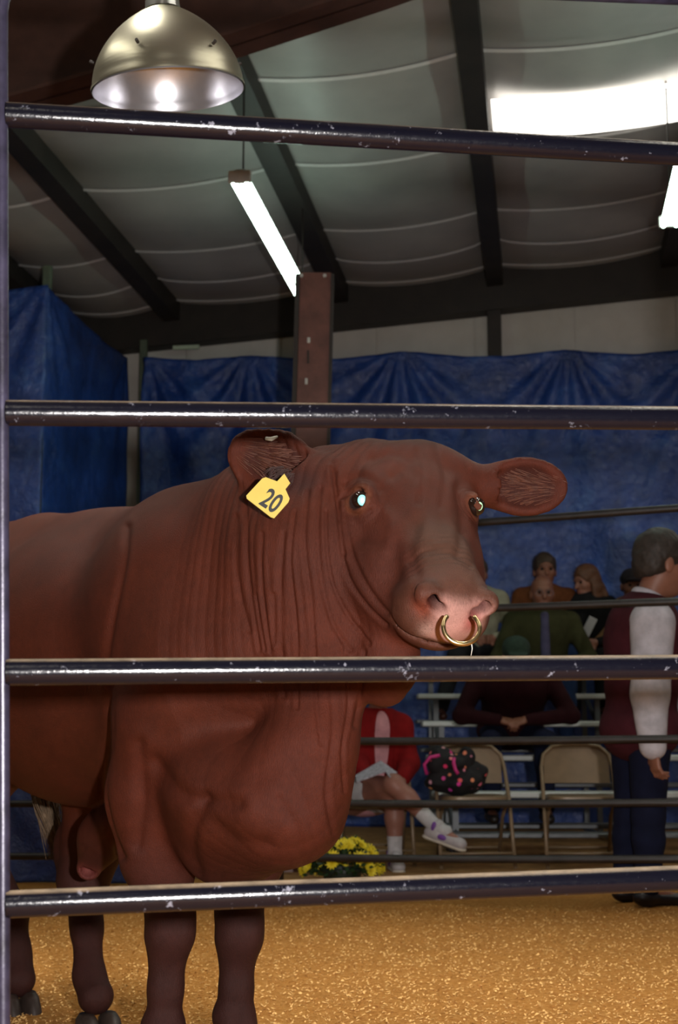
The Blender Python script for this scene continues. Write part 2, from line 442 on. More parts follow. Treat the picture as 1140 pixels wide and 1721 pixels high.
# big brown rafter close by, crossing the frame's top left
RP = E1*6.6
lo = [hit(px, py, RP, E1) for px, py in ((-500, 330), (76, 168), (402, 76), (640, -2), (900, -95))]
hi = [Vector((p.x, p.y, roofz(0, p.dot(E2))-.02)) for p in lo]
m = MB(); n = len(lo)
vs = lo+hi+[p-E1*.02 for p in lo]+[p-E1*.02 for p in hi]
fs = [(i, i+1, n+i+1, n+i) for i in range(n-1)]+[(2*n+i, 3*n+i, 3*n+i+1, 2*n+i+1) for i in range(n-1)]+[(i, 2*n+i, 2*n+i+1, i+1) for i in range(n-1)]
m.add(vs, fs)
for i in range(n-1):   # bottom flange
    p, q = lo[i], lo[i+1]; m.add([p-E1*.13, q-E1*.13, q+E1*.12, p+E1*.12]+[x+Vector((0, 0, .02)) for x in (p-E1*.13, q-E1*.13, q+E1*.12, p+E1*.12)], [(0, 3, 2, 1), (4, 5, 6, 7), (0, 1, 5, 4), (2, 3, 7, 6)])
tag(m.build('trim_12', BROWN), 'deep brown steel rafter crossing the top left above the lamp', kind='structure')
# skylight
t = NT('skylight'); t.set(Base_Color=(.8, .8, .78), Roughness=.5); t.b.inputs['Emission Color'].default_value = (1, .95, .86, 1)
v = t.coord(); n_ = t.noise(1.3, 4, .6, v); t.l(t.math('ADD', t.math('MULTIPLY', n_.outputs[0], 1.5), 1.6), t.b.inputs['Emission Strength']); SKY = t.m
a_lo = rc_(826, 210)[0]; a_hi = rc_(826, 142)[0]
m = MB(); c0, c1 = cb[5]+.10, cb[6]+.25
m.grid(4, 14, lambda u, v_: W(a_lo+u*(a_hi-a_lo), c0+v_*(c1-c0), roofz(0, c0+v_*(c1-c0))-.105-.05*(1-(2*v_-1)**2)))
tag(m.build('window_1', SKY, None, True), 'glowing white skylight strip in the roof lining', kind='structure')
# --- tarpaulins
t = NT('blue_tarp'); v = t.coord(); n1_ = t.noise(2.6, 6, .65, v, .4); n2_ = t.noise(14, 5, .7, v, .6)
col = t.mix(.5, t.ramp(n1_.outputs[0], [(.30, (.010, .042, .20)), (.55, (.018, .075, .36)), (.75, (.06, .17, .52))]), t.ramp(n2_.outputs[0], [(.35, .55), (.7, 1.0)]), 'MULTIPLY')
t.set(Base_Color=col, Roughness=.30); t.b.inputs['Specular IOR Level'].default_value = .8
t.bump(t.math('ADD', n1_.outputs[0], t.math('MULTIPLY', n2_.outputs[0], .45)), .8, .05); TARP = t.m
def tarp(name, A, Bv, topf, label, hooks, nrm, zb=0.0, nu=220, nv=150, seed=1, amp=1.0):
    """hanging sheet from A to B (plan points); hooks = fractions where it is tied up"""
    L_ = (Bv-A).length; u = np.repeat(np.linspace(0, 1, nu+1), nv+1); v_ = np.tile(np.linspace(0, 1, nv+1), nu+1)
    zt = np.array([topf(x) for x in u]); hk = np.array(hooks)
    # the free edge hangs a little between the hooks
    dist = np.min(np.abs(u[:, None]-hk[None]), 1)*L_
    zt = zt-.05*np.minimum(1, dist/.6)**1.2
    z = zb+(zt-zb)*v_; s_ = u*L_; d = np.zeros(len(u))
    for h in hooks:
        dx = (s_-h*L_); dz = (zt-z)+.05; an = np.arctan2(dx, dz); r = np.hypot(dx, dz)
        d += amp*.085*np.sin(an*13+seed+h*40)*np.exp(-r/1.1)*np.minimum(1, r/.5)*np.clip(1.4-np.abs(an), 0, 1)
    Pn = np.stack([s_*1.6, z*.55, np.full(len(u), seed*3.1)], 1)
    d += amp*(.05*vnoise(Pn*1.3, seed)+.022*vnoise(Pn*np.array([5, 3.5, 1]), seed+5)+.009*vnoise(Pn*np.array([13, 16, 1]), seed+6))
    d += amp*.03*np.sin(s_*4.2+.4*z+1.3*np.sin(s_*1.1+seed))*smooth01(zt-z, .2, 1.2)
    dir_ = (Bv-A)/L_
    Vv = np.stack([A.x+dir_.x*s_+nrm.x*d, A.y+dir_.y*s_+nrm.y*d, z], 1)
    ids = np.arange((nu+1)*(nv+1)).reshape(nu+1, nv+1); Qf = np.stack([ids[:-1, :-1], ids[1:, :-1], ids[1:, 1:], ids[:-1, 1:]], -1).reshape(-1, 4)
    o = link_mesh(name, np_mesh(name, Vv, Qf), TARP, None, True)
    md = o.modifiers.new('thick', 'SOLIDIFY'); md.thickness = .003
    return tag(o, label, 'tarpaulin')
TPp = WP-E1*.32
corner = hit(237, 600, TPp, E1); tr = hit(1140, 583, TPp, E1); c0, c1 = corner.dot(E2), tr.dot(E2)
ce = c1+2.2; LT = ce-c0
hks = [.005]+[(hit(px, 590, TPp, E1).dot(E2)-c0)/LT for px in (415, 670, 952, 1190)]+[.99]
topz = lambda x: corner.z+(tr.z-corner.z)*min(1.2, x*LT/(c1-c0))
A_ = W(AW-.32, c0+.02, 0); B_ = W(AW-.32, ce, 0)
tarp('tarpaulin', A_, B_, topz, 'blue tarpaulin hung along the end wall behind the bleachers', hks, -E1, seed=2)
# side tarp running away from the camera, and a second sheet facing the camera at its near end
sd_far = hit(228, 603, TPp, E1); cs = sd_far.dot(E2)-.06
pn = hit(80, 480, W(0, cs, 0), E2); an_ = pn.dot(E1)
tarp('tarpaulin', W(an_+.03, cs, 0), W(AW-.36, cs, 0), lambda x: pn.z+(sd_far.z-pn.z)*x, 'blue tarpaulin receding along the left side to the corner', [.0, 1.0], E2, seed=5, nu=90, amp=.5)
p2 = hit(-260, 480, W(an_, 0, 0), E1)
tarp('tarpaulin', W(an_-.02, p2.dot(E2), 0), W(an_-.02, cs+.01, 0), lambda x: pn.z+.0, 'blue tarpaulin sheet facing the camera at the far left', [.0, 1.0], -E1, seed=8, nu=60, amp=.4)
tarp('tarpaulin', Vector((-2.9, 8.15, 0)), Vector((-1.12, 7.95, 0)), lambda x: .62, 'low blue-grey sheet hung behind the ring fence, seen between the bull\'s legs', [.0, .5, 1.0], Vector((0, -1, 0)), seed=9, nu=60, nv=40, amp=.35)
gpost = plain('green_grey_post', (.10, .13, .09), .6, 0, .25, 12, .2)
for (a, c, py, off_, lab) in ((an_, cs-.05, 438, .13, 'thin grey-green post holding the near edge of the left tarpaulin'), (AW-.23, c0+.0, 572, 0, 'short grey-green post at the corner where two tarpaulins meet')):
    top = hit(80 if py < 500 else 235, py, W(a, 0, 0), E1).z
    m = MB(); m.box(W(a+off_, c, top/2), (.07, .05, top), Matrix.Rotation(-WA, 3, 'Z'), .006); o = m.build('tarp_post', gpost); tag(o, lab, 'post')
# left side wall, right side wall and the wall behind the camera
for (nm, a0, c0_, a1, c1_) in (('wall_left', -4, -8.2, 13.2, -8.2), ('wall_right', -4, 8.6, 13.2, 8.6), ('wall_front', -4, -8.2, -4, 8.6)):
    m = MB(); z1 = 6.4; m.add([W(a0, c0_, 0), W(a1, c1_, 0), W(a1, c1_, z1), W(a0, c0_, z1)], [(0, 1, 2, 3)]); tag(m.build(nm, PANEL), 'pale wall of the hall', kind='structure')
# --- brown steel post
YP = 8.6
CPn = Vector((0, YP, 0)); top = hit(525, 458, CPn, (0, 1, 0)); xl = hit(501, 600, CPn, (0, 1, 0)).x; xr = hit(553, 600, CPn, (0, 1, 0)).x
post = empty('steel_post', ((xl+xr)/2, YP+.1, 0), 'brown steel box post with slotted face standing behind the bull', 'post')
m = MB(); R_ = Matrix.Rotation(math.radians(1.6), 3, 'Y')
zc = top.z/2; lean = math.tan(math.radians(1.3)); xm = (xl+xr)/2+.0
def lx(z): return (z-hit(525, 600, CPn, (0, 1, 0)).z)*lean
def leanbox(m, cx, w_, y0, y1, z0, z1):
    vs = []
    for z in (z0, z1):
        for (x, y) in ((cx-w_/2, y0), (cx+w_/2, y0), (cx+w_/2, y1), (cx-w_/2, y1)): vs.append((x+lx(z), y, z))
    m.add(vs, [(3, 2, 1, 0), (4, 5, 6, 7), (0, 1, 5, 4), (1, 2, 6, 5), (2, 3, 7, 6), (3, 0, 4, 7)])
leanbox(m, xm, xr-xl, YP, YP+.015, 0, top.z)
m.build('face_plate', plain('oxide_steel', (.13, .05, .038), .45, 0, .3, 9, .15), post)
for nm, cx in (('side_plate', xl-.016), ('side_plate', xr+.010)):
    m = MB(); leanbox(m, cx, .028 if cx < xm else .02, YP-.01, YP+.22, 0, top.z-.01); m.build(nm, DARK, post)
m = MB(); leanbox(m, xm, xr-xl, YP+.19, YP+.205, 0, top.z); m.build('back_plate', DARK, post)
pale = plain('pale_metal', (.5, .5, .48), .4, .3, .1, 30, 0)
for (px, py, hh, mt) in ((519, 572, .036, pale), (515, 641, .04, pale), (518, 600, .085, DARK)):  # pale blocks stand in for light showing through two slots
    p = hit(px, py, CPn, (0, 1, 0)); m = MB(); m.box((p.x, YP-.003, p.z), (.018 if mt is pale else .012, .006, hh), None, .002); m.build('slot', mt, post)
for px in (507, 546):
    p = hit(px, 464, CPn, (0, 1, 0)); m = MB(); m.tube([(p.x, YP, p.z), (p.x, YP-.015, p.z)], .012, 6); m.build('bolt', pale, post)
# --- pipes of the livestock panel close to the camera
t = NT('black_pipe'); v = t.coord(); ns = t.noise(26, 6, .7, v); nf = t.noise(85, 4, .7, v); vst = t.coord((3, 60, 60)); nst = t.noise(6, 5, .7, vst)
scr = t.ramp(t.math('MULTIPLY', t.math('MULTIPLY', ns.outputs[0], nf.outputs[0]), 2.0), [(.70, 0.0), (.80, 1.0)])
geo = t.n('ShaderNodeNewGeometry'); sx_ = t.n('ShaderNodeSeparateXYZ'); t.l(geo.outputs['Normal'], sx_.inputs[0])
dust = t.math('MULTIPLY', t.ramp(sx_.outputs[2], [(.70, 0.0), (.97, 1.0)]), t.ramp(ns.outputs[0], [(.3, .4), (.6, 1.0)]))
cbase = t.mix(t.math('MULTIPLY', scr, .65), (.003, .003, .006), (.20, .20, .24))
t.set(Base_Color=t.mix(dust, cbase, (.30, .22, .14)))
t.l(t.math('ADD', t.math('MULTIPLY', nst.outputs[0], .20), t.math('ADD', .09, t.math('MULTIPLY', dust, .5))), t.b.inputs['Roughness'])
t.b.inputs['Specular IOR Level'].default_value = .36; t.bump(t.math('ADD', ns.outputs[0], nf.outputs[0]), .16, .003); PIPE = t.m
FA = math.radians(10.6); FP = Vector((0, 2.03, 0)); FN = Vector((math.sin(FA), -math.cos(FA), 0))
fence = empty('livestock_panel', hit(6, 1100, FP, FN)*1.0, 'black scratched pipe panel close in front of the bull', 'fence panel'); fence.location.z = 0
for (yl, yr) in ((193, 259), (694, 703), (1130, 1121), (1520, 1476), (1893, 1800)):
    sl = (yr-yl)/1125
    p = hit(10, yl, FP, FN); q = hit(1420, yl+sl*1405, FP, FN); n = 24
    m = MB(); m.tube([p.lerp(q, i/n) for i in range(n+1)], .0182, 28); m.build('rail', PIPE, fence, autos=60)
# end post with the bent corner at its top
steel = plain('worn_steel', (.025, .022, .04), .35, .3, .5, 25, .2); m = MB()
pts = [hit(5, 1721, FP, FN)]; d = hit(6, 1400, FP, FN); pb = Vector((pts[0].x, pts[0].y, 0.0))
pts = [pb]+[hit(5-(1721-y)*.0018, y, FP, FN) for y in range(1721, 15, -90)]+[hit(2.5, 18, FP, FN), hit(5, 0, FP, FN), hit(13, -16, FP, FN), hit(26, -28, FP, FN), hit(60, -40, FP, FN), hit(700, -20, FP, FN), hit(1420, 10, FP, FN)]
m.tube(pts, .0098, 16); m.build('frame_pipe', steel, fence, True)
q = hit(1420, 1000, FP, FN); m = MB(); m.tube([Vector((q.x, q.y, 0)), Vector((q.x, q.y, hit(1420, 30, FP, FN).z+.01))], .02, 16); m.build('frame_pipe', PIPE, fence, True)
# --- pipes of the far side of the ring
GA = math.radians(19); GP_ = Vector((1.41, 6.5, 0)); GN = Vector((math.sin(GA), math.cos(GA), 0))
DPIPE = plain('dull_black_pipe', (.012, .010, .010), .45, 0, .5, 12, .2)
ff = empty('ring_fence', (GP_.x, GP_.y, 0), 'thin black pipe fence on the far side of the show ring', 'fence')
for (yl, yr) in ((930, 855), (1045, 1012), (1140, 1127), (1247, 1243), (1350, 1350), (1438, 1445)):
    p = hit(0, yl, GP_, GN); q = hit(1140, yr, GP_, GN); dd_ = (q-p); p = p-dd_*.25; q = q+dd_*.2
    n = 12; m = MB(); m.tube([p.lerp(q, i/n)-Vector((0, 0, .004*math.sin(i))) for i in range(n+1)], .0185, 12); m.build('rail', DPIPE, ff, True)
for px in (-160, 470, 1236):
    p = hit(px, 1300, GP_, GN); zt = hit(px, 900, GP_, GN).z+.05; m = MB(); m.tube([(p.x, p.y+.02, 0), (p.x, p.y+.02, zt)], .024, 14); m.build('post', DPIPE, ff, True)
# --- dome lamp
rimc = at(283, 150, 3.95); D_ = ((rimc-Vector((0, 0, CAMZ))).dot(Vector((0, CP, SP)))); rad = 127/FPX*D_
alu = NT('spun_aluminium'); v = alu.coord((1, 1, 14)); n_ = alu.noise(6, 4, .6, v); n2_ = alu.noise(3, 3, .5, alu.coord())
alu.set(Base_Color=alu.ramp(n2_.outputs[0], [(.3, (.42, .41, .30)), (.7, (.52, .50, .40))]), Metallic=1.0, Roughness=.36); alu.bump(n_.outputs[0], .12, .004)
ali = plain('satin_reflector', (.62, .62, .66), .30, .85, .08, 12, .05)
T_ = Matrix.Translation(rimc) @ Matrix.Rotation(math.radians(9), 4, 'X') @ Matrix.Rotation(math.radians(-4), 4, 'Y')
lamp = empty('dome_lamp', rimc, 'unlit aluminium high-bay dome lamp hanging at the upper left', 'lamp')
prof = [(rad*(1-(i/18)**1.95)**.72, .250*i/18) for i in range(0, 18)]
prof = [(rad*1.015, -.003), (rad*1.015, .004)]+prof[1:]+[(.045, .249)]
m = MB(); m.lathe(prof, 72, T_); m.build('dome_shade', alu.m, lamp, True)
m = MB(); m.lathe([(r*.982, z-.003) for r, z in prof][::-1], 72, T_); m.build('reflector', ali, lamp, True)
m = MB(); m.lathe([(.0, .232), (.028, .232), (.028, .18), (.024, .17), (.0, .17)], 24, T_); m.build('socket', pale, lamp, True)
m = MB(); m.lathe([(.0, .30), (.04, .30), (.042, .265), (.050, .26), (.052, .236), (.0, .236)], 24, T_); m.build('cap', plain('cap_metal', (.6, .62, .6), .3, .8, .1, 20, .1), lamp, autos=40)
tpz = T_ @ Vector((0, 0, .30)); m = MB(); m.tube([tpz, (tpz.x, tpz.y, roofz(0, tpz.dot(E2)))], .012, 10); m.build('stem', pale, lamp, True)
for (px, py) in ((250, 113), (365, 63), (197, 120)):
    r_ = .9 
for k in range(6):
    m = MB(); a = math.radians(k*60+15); p = T_ @ Vector((math.cos(a)*rad*.955, math.sin(a)*rad*.955, .075)); q = T_ @ Vector((math.cos(a)*rad*1.01, math.sin(a)*rad*1.01, .080)); m.tube([p, q], .005, 8); m.build('rivet', DARK, lamp)
p = hit(201, 160, T_ @ Vector((0, rad*.7, .06)), (0.25, -1, .3))
# --- fluorescent fixtures hanging along the hall
t = NT('tube_light'); t.set(Base_Color=(.9, 1, .95), Roughness=.4); t.b.inputs['Emission Color'].default_value = (.72, 1, .84, 1); t.b.inputs['Emission Strength'].default_value = 12.0; TUBE = t.m
house = plain('fixture_white', (.55, .52, .5), .5, 0, .05, 20, .05)
def fluo(px, py, z, L_, far, lab):
    d = ray(px, py); P = Vector((0, 0, CAMZ))+d*((z-CAMZ)/d.z); s_ = -1 if far else 1
    o = empty('fluorescent_light', P, lab, 'ceiling light', 'fluorescent fixtures')
    A = P; Bq = P+E1*L_*s_; mid = (A+Bq)/2
    m = MB(); m.box(mid+Vector((0, 0, .055)), (.07, L_, .04), Matrix.Rotation(-WA, 3, 'Z'), .006); m.build('housing', house, o)
    for k in (-1, 1):
        m = MB(); m.tube([A+E2*.042*k, Bq+E2*.042*k], .019, 14); m.build('tube', TUBE, o, True)
    for q in (A, Bq):
        m = MB(); m.box(q+Vector((0, 0, .022)), (.14, .035, .075), Matrix.Rotation(-WA, 3, 'Z'), .004); m.build('end_bracket', house, o)
    for q in (A+E1*.1*s_, Bq-E1*.1*s_):
        m = MB(); m.tube([q+Vector((0, 0, .07)), Vector((q.x, q.y, roofz(0, q.dot(E2))-.1))], .006, 8); m.build('hanger', DARK, o, True)
    return o
fluo(403, 303, 4.15, 2.4, False, 'twin-tube fluorescent fixture hanging left of the brown post')
fluo(1126, 378, 4.15, 2.4, True, 'twin-tube fluorescent fixture cut by the right edge of the photo')
# distant fluorescent fixture at the left, its glow put in as pale green colour
p = hit(313, 584, WP-E1*.25, E1); m = MB(); m.box(p, (.26, .03, .04), Matrix.Rotation(-WA, 3, 'Z'), .004); tag(m.build('wall_light', plain('pale_green', (.45, .55, .42), .5), None), 'narrow pale light fixture, not glowing, at the top of the end wall left of the post', 'plate')
# ================================================================== BULL
TH = math.radians(57)
BO = Vector((-.33, 3.45, 0)); BF = Vector((math.cos(TH), -math.sin(TH), 0)); BL = Vector((math.sin(TH), math.cos(TH), 0))
def l(px, py, Y):
    d = at(px, py, Y)-BO; return np.array([d.dot(BF), d.dot(BL), d.z])
def lw(P):
    d = Vector(P)-BO; return np.array([d.dot(BF), d.dot(BL), P[2]])
BM = Matrix(((BF.x, BL.x, 0, BO.x), (BF.y, BL.y, 0, BO.y), (0, 0, 1, 0), (0, 0, 0, 1)))
# head frame
mz = at(784, 992, 2.72); pl = at(697, 748, 3.06)
ht = (mz-pl).normalized(); hs = Vector((math.cos(math.radians(21)), math.sin(math.radians(21)), -.05))
hs = (hs-ht*hs.dot(ht)).normalized(); hu = ht.cross(hs)
if hu.y > 0: hu = -hu
HL = (mz-pl).length
dl = lambda v: np.array([v.dot(BF), v.dot(BL), v.z])
ht_, hs_, hu_ = dl(ht), dl(hs), dl(hu)
h0 = lw(pl); HR = np.array([ht_, hs_, hu_])
def hp(t, s_, u): return h0+ht_*t+hs_*s_+hu_*u
def tohead(P): return (P-h0)@HR.T

b = SDF()
# trunk
b.ell((-.66, 0, 1.0), (.66, .36, .395), k=.05)
b.ell((-1.18, 0, 1.12), (.42, .31, .35), k=.12)
b.ell((-.05, .005, .97), (.40, .222, .40), k=.10)
b.cap((-1.0, 0, 1.36), (-.1, 0, 1.27), .09, .10, k=.1)
# shoulders and upper arms
for sd in (-1, 1):
    b.ell((.05, sd*.128, .98), (.19, .10, .32), k=.07)
    b.cap((.10, sd*.15, .82), (.03, sd*.14, .64), .11, .09, k=.06)
# neck
b.cap((-.05, 0, 1.12), (.42, .10, 1.18), .255, .215, k=.10)
b.cap((-.25, 0, 1.24), (.26, .03, 1.29), .12, .125, k=.08)
b.cap((.26, .03, 1.29), (.47, .14, 1.33), .125, .115, k=.08)
b.cap((.2, -.02, .95), (.47, .05, 1.0), .22, .14, k=.10)
# dewlap and brisket
b.cap((.48, .07, .97), (.50, .0, .78), .08, .08, k=.07)
b.chain([l(660, 1060, 2.96), l(652, 1120, 2.98), l(650, 1158, 3.0)], [.06, .056, .034], k=.05)
b.cap((.50, .0, .78), (.44, -.03, .66), .08, .115, k=.08)
b.cap((.44, -.03, .66), (.20, -.02, .60), .115, .14, k=.09)
b.ell((.28, -.09, .68), (.15, .12, .13), k=.06)
b.ell((.22, .10, .72), (.15, .12, .13), k=.06)
# front legs
for (sd, kx, kz, fx) in ((-1, .045, .37, .03), (1, .01, .345, .0)):
    y0 = sd*.16; yk = sd*.10
    b.chain([(.03, y0*.9, .66), (.03, sd*.125, .52), (kx, yk, kz+.05)], [.10, .075, .055], k=.05)
    b.ell((kx+.012, yk, kz), (.062, .056, .075), k=.03)
    b.chain([(kx, yk, kz-.03), (fx+.005, yk, kz-.14), (fx, yk, .15)], [.05, .037, .042], k=.025)
    b.ell((fx-.01, yk, .14), (.052, .046, .045), k=.025)
    b.chain([(fx, yk, .14), (fx+.05, yk, .07)], [.042, .05], k=.02)
# hind legs
R1 = l(26, 1662, 4.45); L1 = l(158, 1692, 4.11)
b.chain([(-1.2, -.16, 1.0), (-1.08, -.2, .74), (-1.3, -.12, .50)], [.23, .15, .07], k=.07)
b.chain([(-1.3, -.12, .50), R1+np.array([-.05, 0, .22]), R1+np.array([-.03, 0, .10]), R1+np.array([.02, 0, .03])], [.066, .046, .05, .052], k=.03)
b.chain([(-1.15, .16, 1.0), (-.86, .17, .74), l(140, 1478, 4.26)], [.22, .15, .075], k=.07)
b.chain([l(140, 1478, 4.26), l(146, 1560, 4.2), l(150, 1640, 4.14), L1+np.array([.01, 0, .03])], [.068, .042, .041, .050], k=.03)
b.ell(l(137, 1484, 4.3), (.05, .045, .06), k=.03)
# sheath, scrotum between the thighs
b.chain([(-.25, -.02, .63), l(172, 1408, 3.86), l(150, 1458, 3.90)], [.07, .055, .034], k=.05)
b.ell(l(148, 1463, 3.88), (.02, .018, .02), k=.012, sub=True)
b.ell(l(118, 1425, 4.30), (.05, .05, .085), k=.03)
# ---- head
b.cap(hp(.06, 0, -.17), (.40, .11, 1.2), .15, .20, k=.08)
b.ell(hp(.045, 0, -.095), (.10, .145, .095), HR, k=.05)
b.ell(hp(.15, 0, -.095), (.12, .128, .095), HR, k=.05)
b.ell(hp(.005, .045, -.075), (.065, .085, .080), HR, k=.04)
b.ell(hp(.03, .088, -.085), (.065, .062, .080), HR, k=.04)
for sd in (-1, 1):
    b.ell(hp(.130, sd*(.108 if sd < 0 else .098), -.060), (.055, .036, .042 if sd < 0 else .034), HR, k=.035)           # brow
    b.ell(hp(.245, sd*.088, -.105), (.08, .042, .055), HR, k=.04)             # cheek bone below the eye
    b.cap(hp(.13, sd*.075, -.19), hp(.28, sd*.055, -.17), .10, .080, k=.05)   # jaw
    b.cap(hp(.28, sd*.055, -.17), hp(.42, sd*.04, -.135), .080, .050, k=.04)
b.cap(hp(.16, 0, -.095), hp(.34, 0, -.078), .095, .070, k=.05)
b.cap(hp(.34, 0, -.078), hp(.45, 0, -.070), .070, .062, k=.04)
b.cap(hp(.2, 0, -.16), hp(.43, 0, -.135), .085, .055, k=.05)
# muzzle
b.ell(hp(HL-.075, 0, -.080), (.075, .092, .068), HR, k=.03)
b.ell(hp(HL-.055, .042, -.090), (.055, .046, .058), HR, k=.02)
b.ell(hp(HL-.055, -.042, -.090), (.055, .046, .058), HR, k=.02)
for sd in (-1, 1): b.ell(hp(HL-.062, sd*.058, -.112), (.050, .034, .034), HR, k=.025)
b.ell(hp(HL-.025, 0, -.082), (.040, .052, .050), HR, k=.02)
b.ell(hp(HL-.085, -.012, -.160), (.050, .046, .028), HR, k=.015)     # lower lip
b.ell(hp(HL-.055, 0, -.1475), (.070, .085, .0045), HR, k=.010, sub=True)   # mouth line
for sd in (-1, 1):
    b.ell(hp(HL-.020, sd*.060, -.038), (.026, .027, .026), HR, k=.016)           # nostril wing
    b.ell(hp(HL+.006, sd*.041, -.050), (.060, .016, .009), HR, k=.010, sub=True)
    b.ell(hp(HL+.000, sd*.056, -.036), (.045, .011, .011), HR, k=.010, sub=True)
# eye sockets
EYE = [lw(at(602, 840, 2.93)), lw(at(806, 852, 2.998))]
EH = [tohead(e) for e in EYE]; print('eyes head coords', EH, 'HL', HL)
for e, sd in zip(EYE, (-1, 1)):
    if sd < 0: b.ell(e-hs_*sd*.016, (.034, .022, .030), HR, k=.03)
    else: b.ell(e-hs_*.012+hu_*.013, (.032, .013, .013), HR, k=.02)
    b.ell(e-hs_*sd*.004+hu_*.004, (.021, .020, .0165), HR, k=.012, sub=True)
# ears
def ear(base, mid, tip, wid, face, up):
    ax = tip-base; Ln = np.linalg.norm(ax); ax /= Ln
    f = face-ax*(face@ax); f /= np.linalg.norm(f); wv = np.cross(ax, f)
    R = np.array([ax, wv, f])
    c = (base*.47+tip*.53)
    b.cap(base-ax*.05, base+ax*.03, .046, .042, k=.04)
    b.ell(c, (Ln*.50, wid, .026), R, k=.025)
    b.ell(c+f*.017+ax*.005, (Ln*.44, wid*.84, .024), R, k=.012, sub=True)
    return R, c
facing = dl(Vector((.05, -1, -.05)))
earR = ear(l(540, 806, 3.05), None, l(390, 752, 3.10), .074, dl(Vector((-.1, -1, -.1))), 1)
earL = ear(l(806, 815, 3.12), None, l(949, 820, 3.12), .064, dl(Vector((.1, -1, -.25))), 1)

V, Q = b.mesh(.0075)
print('bull', len(V))
# finer mesh on head, ears, neck and shoulder: split everything on the near side, once
V, Q = subdivide(V, Q)
V = b.project(V, None, .01)
def blur(V, Q, w, it=1):
    """umbrella smoothing weighted by w"""
    E = np.concatenate([Q[:, [i, (i+1) % 4]] for i in range(4)]+[Q[:, [(i+1) % 4, i]] for i in range(4)])
    for _ in range(it):
        s = np.zeros_like(V); c = np.zeros(len(V))
        for a in range(3): s[:, a] = np.bincount(E[:, 0], V[E[:, 1], a], len(V))
        c = np.bincount(E[:, 0], minlength=len(V))
        V = V+(s/c[:, None]-V)*w[:, None]
    return V
V = blur(V, Q, np.full(len(V), .5), 3)
N = b.grad(V)
H = tohead(V)
# picture-free region coordinates: along the neck from the withers (0) to the jaw (1)
na = np.array([.02, 0, 1.1]); nb = np.array([.56, .15, 1.15]); nd = nb-na
tn = ((V-na)@nd)/(nd@nd)
inhead = smooth01(H[:, 0], -.02, .10)*smooth01(-H[:, 2], .34, .20)*smooth01(H[:, 2], -.30, -.16)
neck = smooth01(tn, .18, .45)*smooth01(-tn, -1.25, -.95)*smooth01(V[:, 2], .80, 1.0)
headm = smooth01(H[:, 0], .08, .20)*smooth01(H[:, 2], -.235, -.17)
neck = neck*(1-headm)
wob = vnoise(V*6, 3)*.35+vnoise(V*np.array([22, 22, 5]), 5)*.16
ph = tn*np.linalg.norm(nd)*2*np.pi/.022+wob*5.5
amp = .0018*(.55+.45*vnoise(V*5, 9))
fold = 1-np.abs(np.sin(ph*.5))**.55
disp = -neck*np.abs(amp)*2.0*fold
# broad skin rolls on the neck
disp += neck*.0025*np.sin(ph*.21+1.0)
# forehead furrows (run across the poll) and wrinkles above the eyes
fh = smooth01(H[:, 0], -.05, .02)*smooth01(-H[:, 0], -.20, -.12)*smooth01(H[:, 2], -.08, -.02)*(1-smooth01(np.abs(H[:, 1]), .07, .12))
disp -= fh*.0014*(1-np.abs(np.sin((H[:, 1]*110+vnoise(V*18, 21)*2.2)*.5))**.6)
for e, sd in zip(EYE, (-1, 1)):
    r = np.linalg.norm((V-e)*np.array([1, 1, 1.15]), axis=1)
    ring = smooth01(-r, -.075, -.045)*smooth01(r, .024, .032)
    disp -= ring*.0022*(.5+.5*np.sin(r*2*np.pi/.0115))
# nose bridge creases above the muzzle
cr = smooth01(H[:, 0], HL-.19, HL-.14)*smooth01(-H[:, 0], -(HL-.06), -(HL-.09))*smooth01(H[:, 2], -.09, -.03)
disp -= cr*.0016*(.5+.5*np.sin(H[:, 0]*2*np.pi/.017+vnoise(V*20, 8)*1.5))
# folds and creases traced along the near side of the neck, face and shoulder
VW = np.stack([BO.x+V[:, 0]*BF.x+V[:, 1]*BL.x, BO.y+V[:, 0]*BF.y+V[:, 1]*BL.y, V[:, 2]], 1)
dep = VW[:, 1]*CP+(VW[:, 2]-CAMZ)*SP
PX = 570+FPX*VW[:, 0]/dep; PY = 860.5-FPX*(-VW[:, 1]*SP+(VW[:, 2]-CAMZ)*CP)/dep
NW = np.stack([N[:, 0]*BF.x+N[:, 1]*BL.x, N[:, 0]*BF.y+N[:, 1]*BL.y, N[:, 2]], 1)
vd = VW-np.array([0, 0, CAMZ]); vd /= np.linalg.norm(vd, axis=1, keepdims=True)
face = smooth01(-(NW*vd).sum(1), .05, .3)*(VW[:, 1] < 4.0)
def pdist(pts):
    best = np.full(len(V), 1e9)
    for (x0, y0), (x1, y1) in zip(pts[:-1], pts[1:]):
        dx, dy = x1-x0, y1-y0; t_ = np.clip(((PX-x0)*dx+(PY-y0)*dy)/(dx*dx+dy*dy), 0, 1); best = np.minimum(best, np.hypot(PX-x0-t_*dx, PY-y0-t_*dy))
    return best
def curve(pts, n=6):
    P_ = [np.array(p, float) for p in pts]; out = []
    for i in range(len(P_)-1):
        p0, p1, p2, p3 = P_[max(i-1, 0)], P_[i], P_[i+1], P_[min(i+2, len(P_)-1)]
        for j in range(n):
            t_ = j/n; out.append(.5*(2*p1+(p2-p0)*t_+(2*p0-5*p1+4*p2-p3)*t_*t_+(3*p1-p0-3*p2+p3)*t_**3))
    return out+[P_[-1]]
def stroke(pts, wd, dp, lip=.3):
    global disp
    r = pdist(curve(pts)); disp = disp-face*dp*(np.exp(-(r/wd)**2)-lip*np.exp(-((r-2.2*wd)/(1.2*wd))**2))
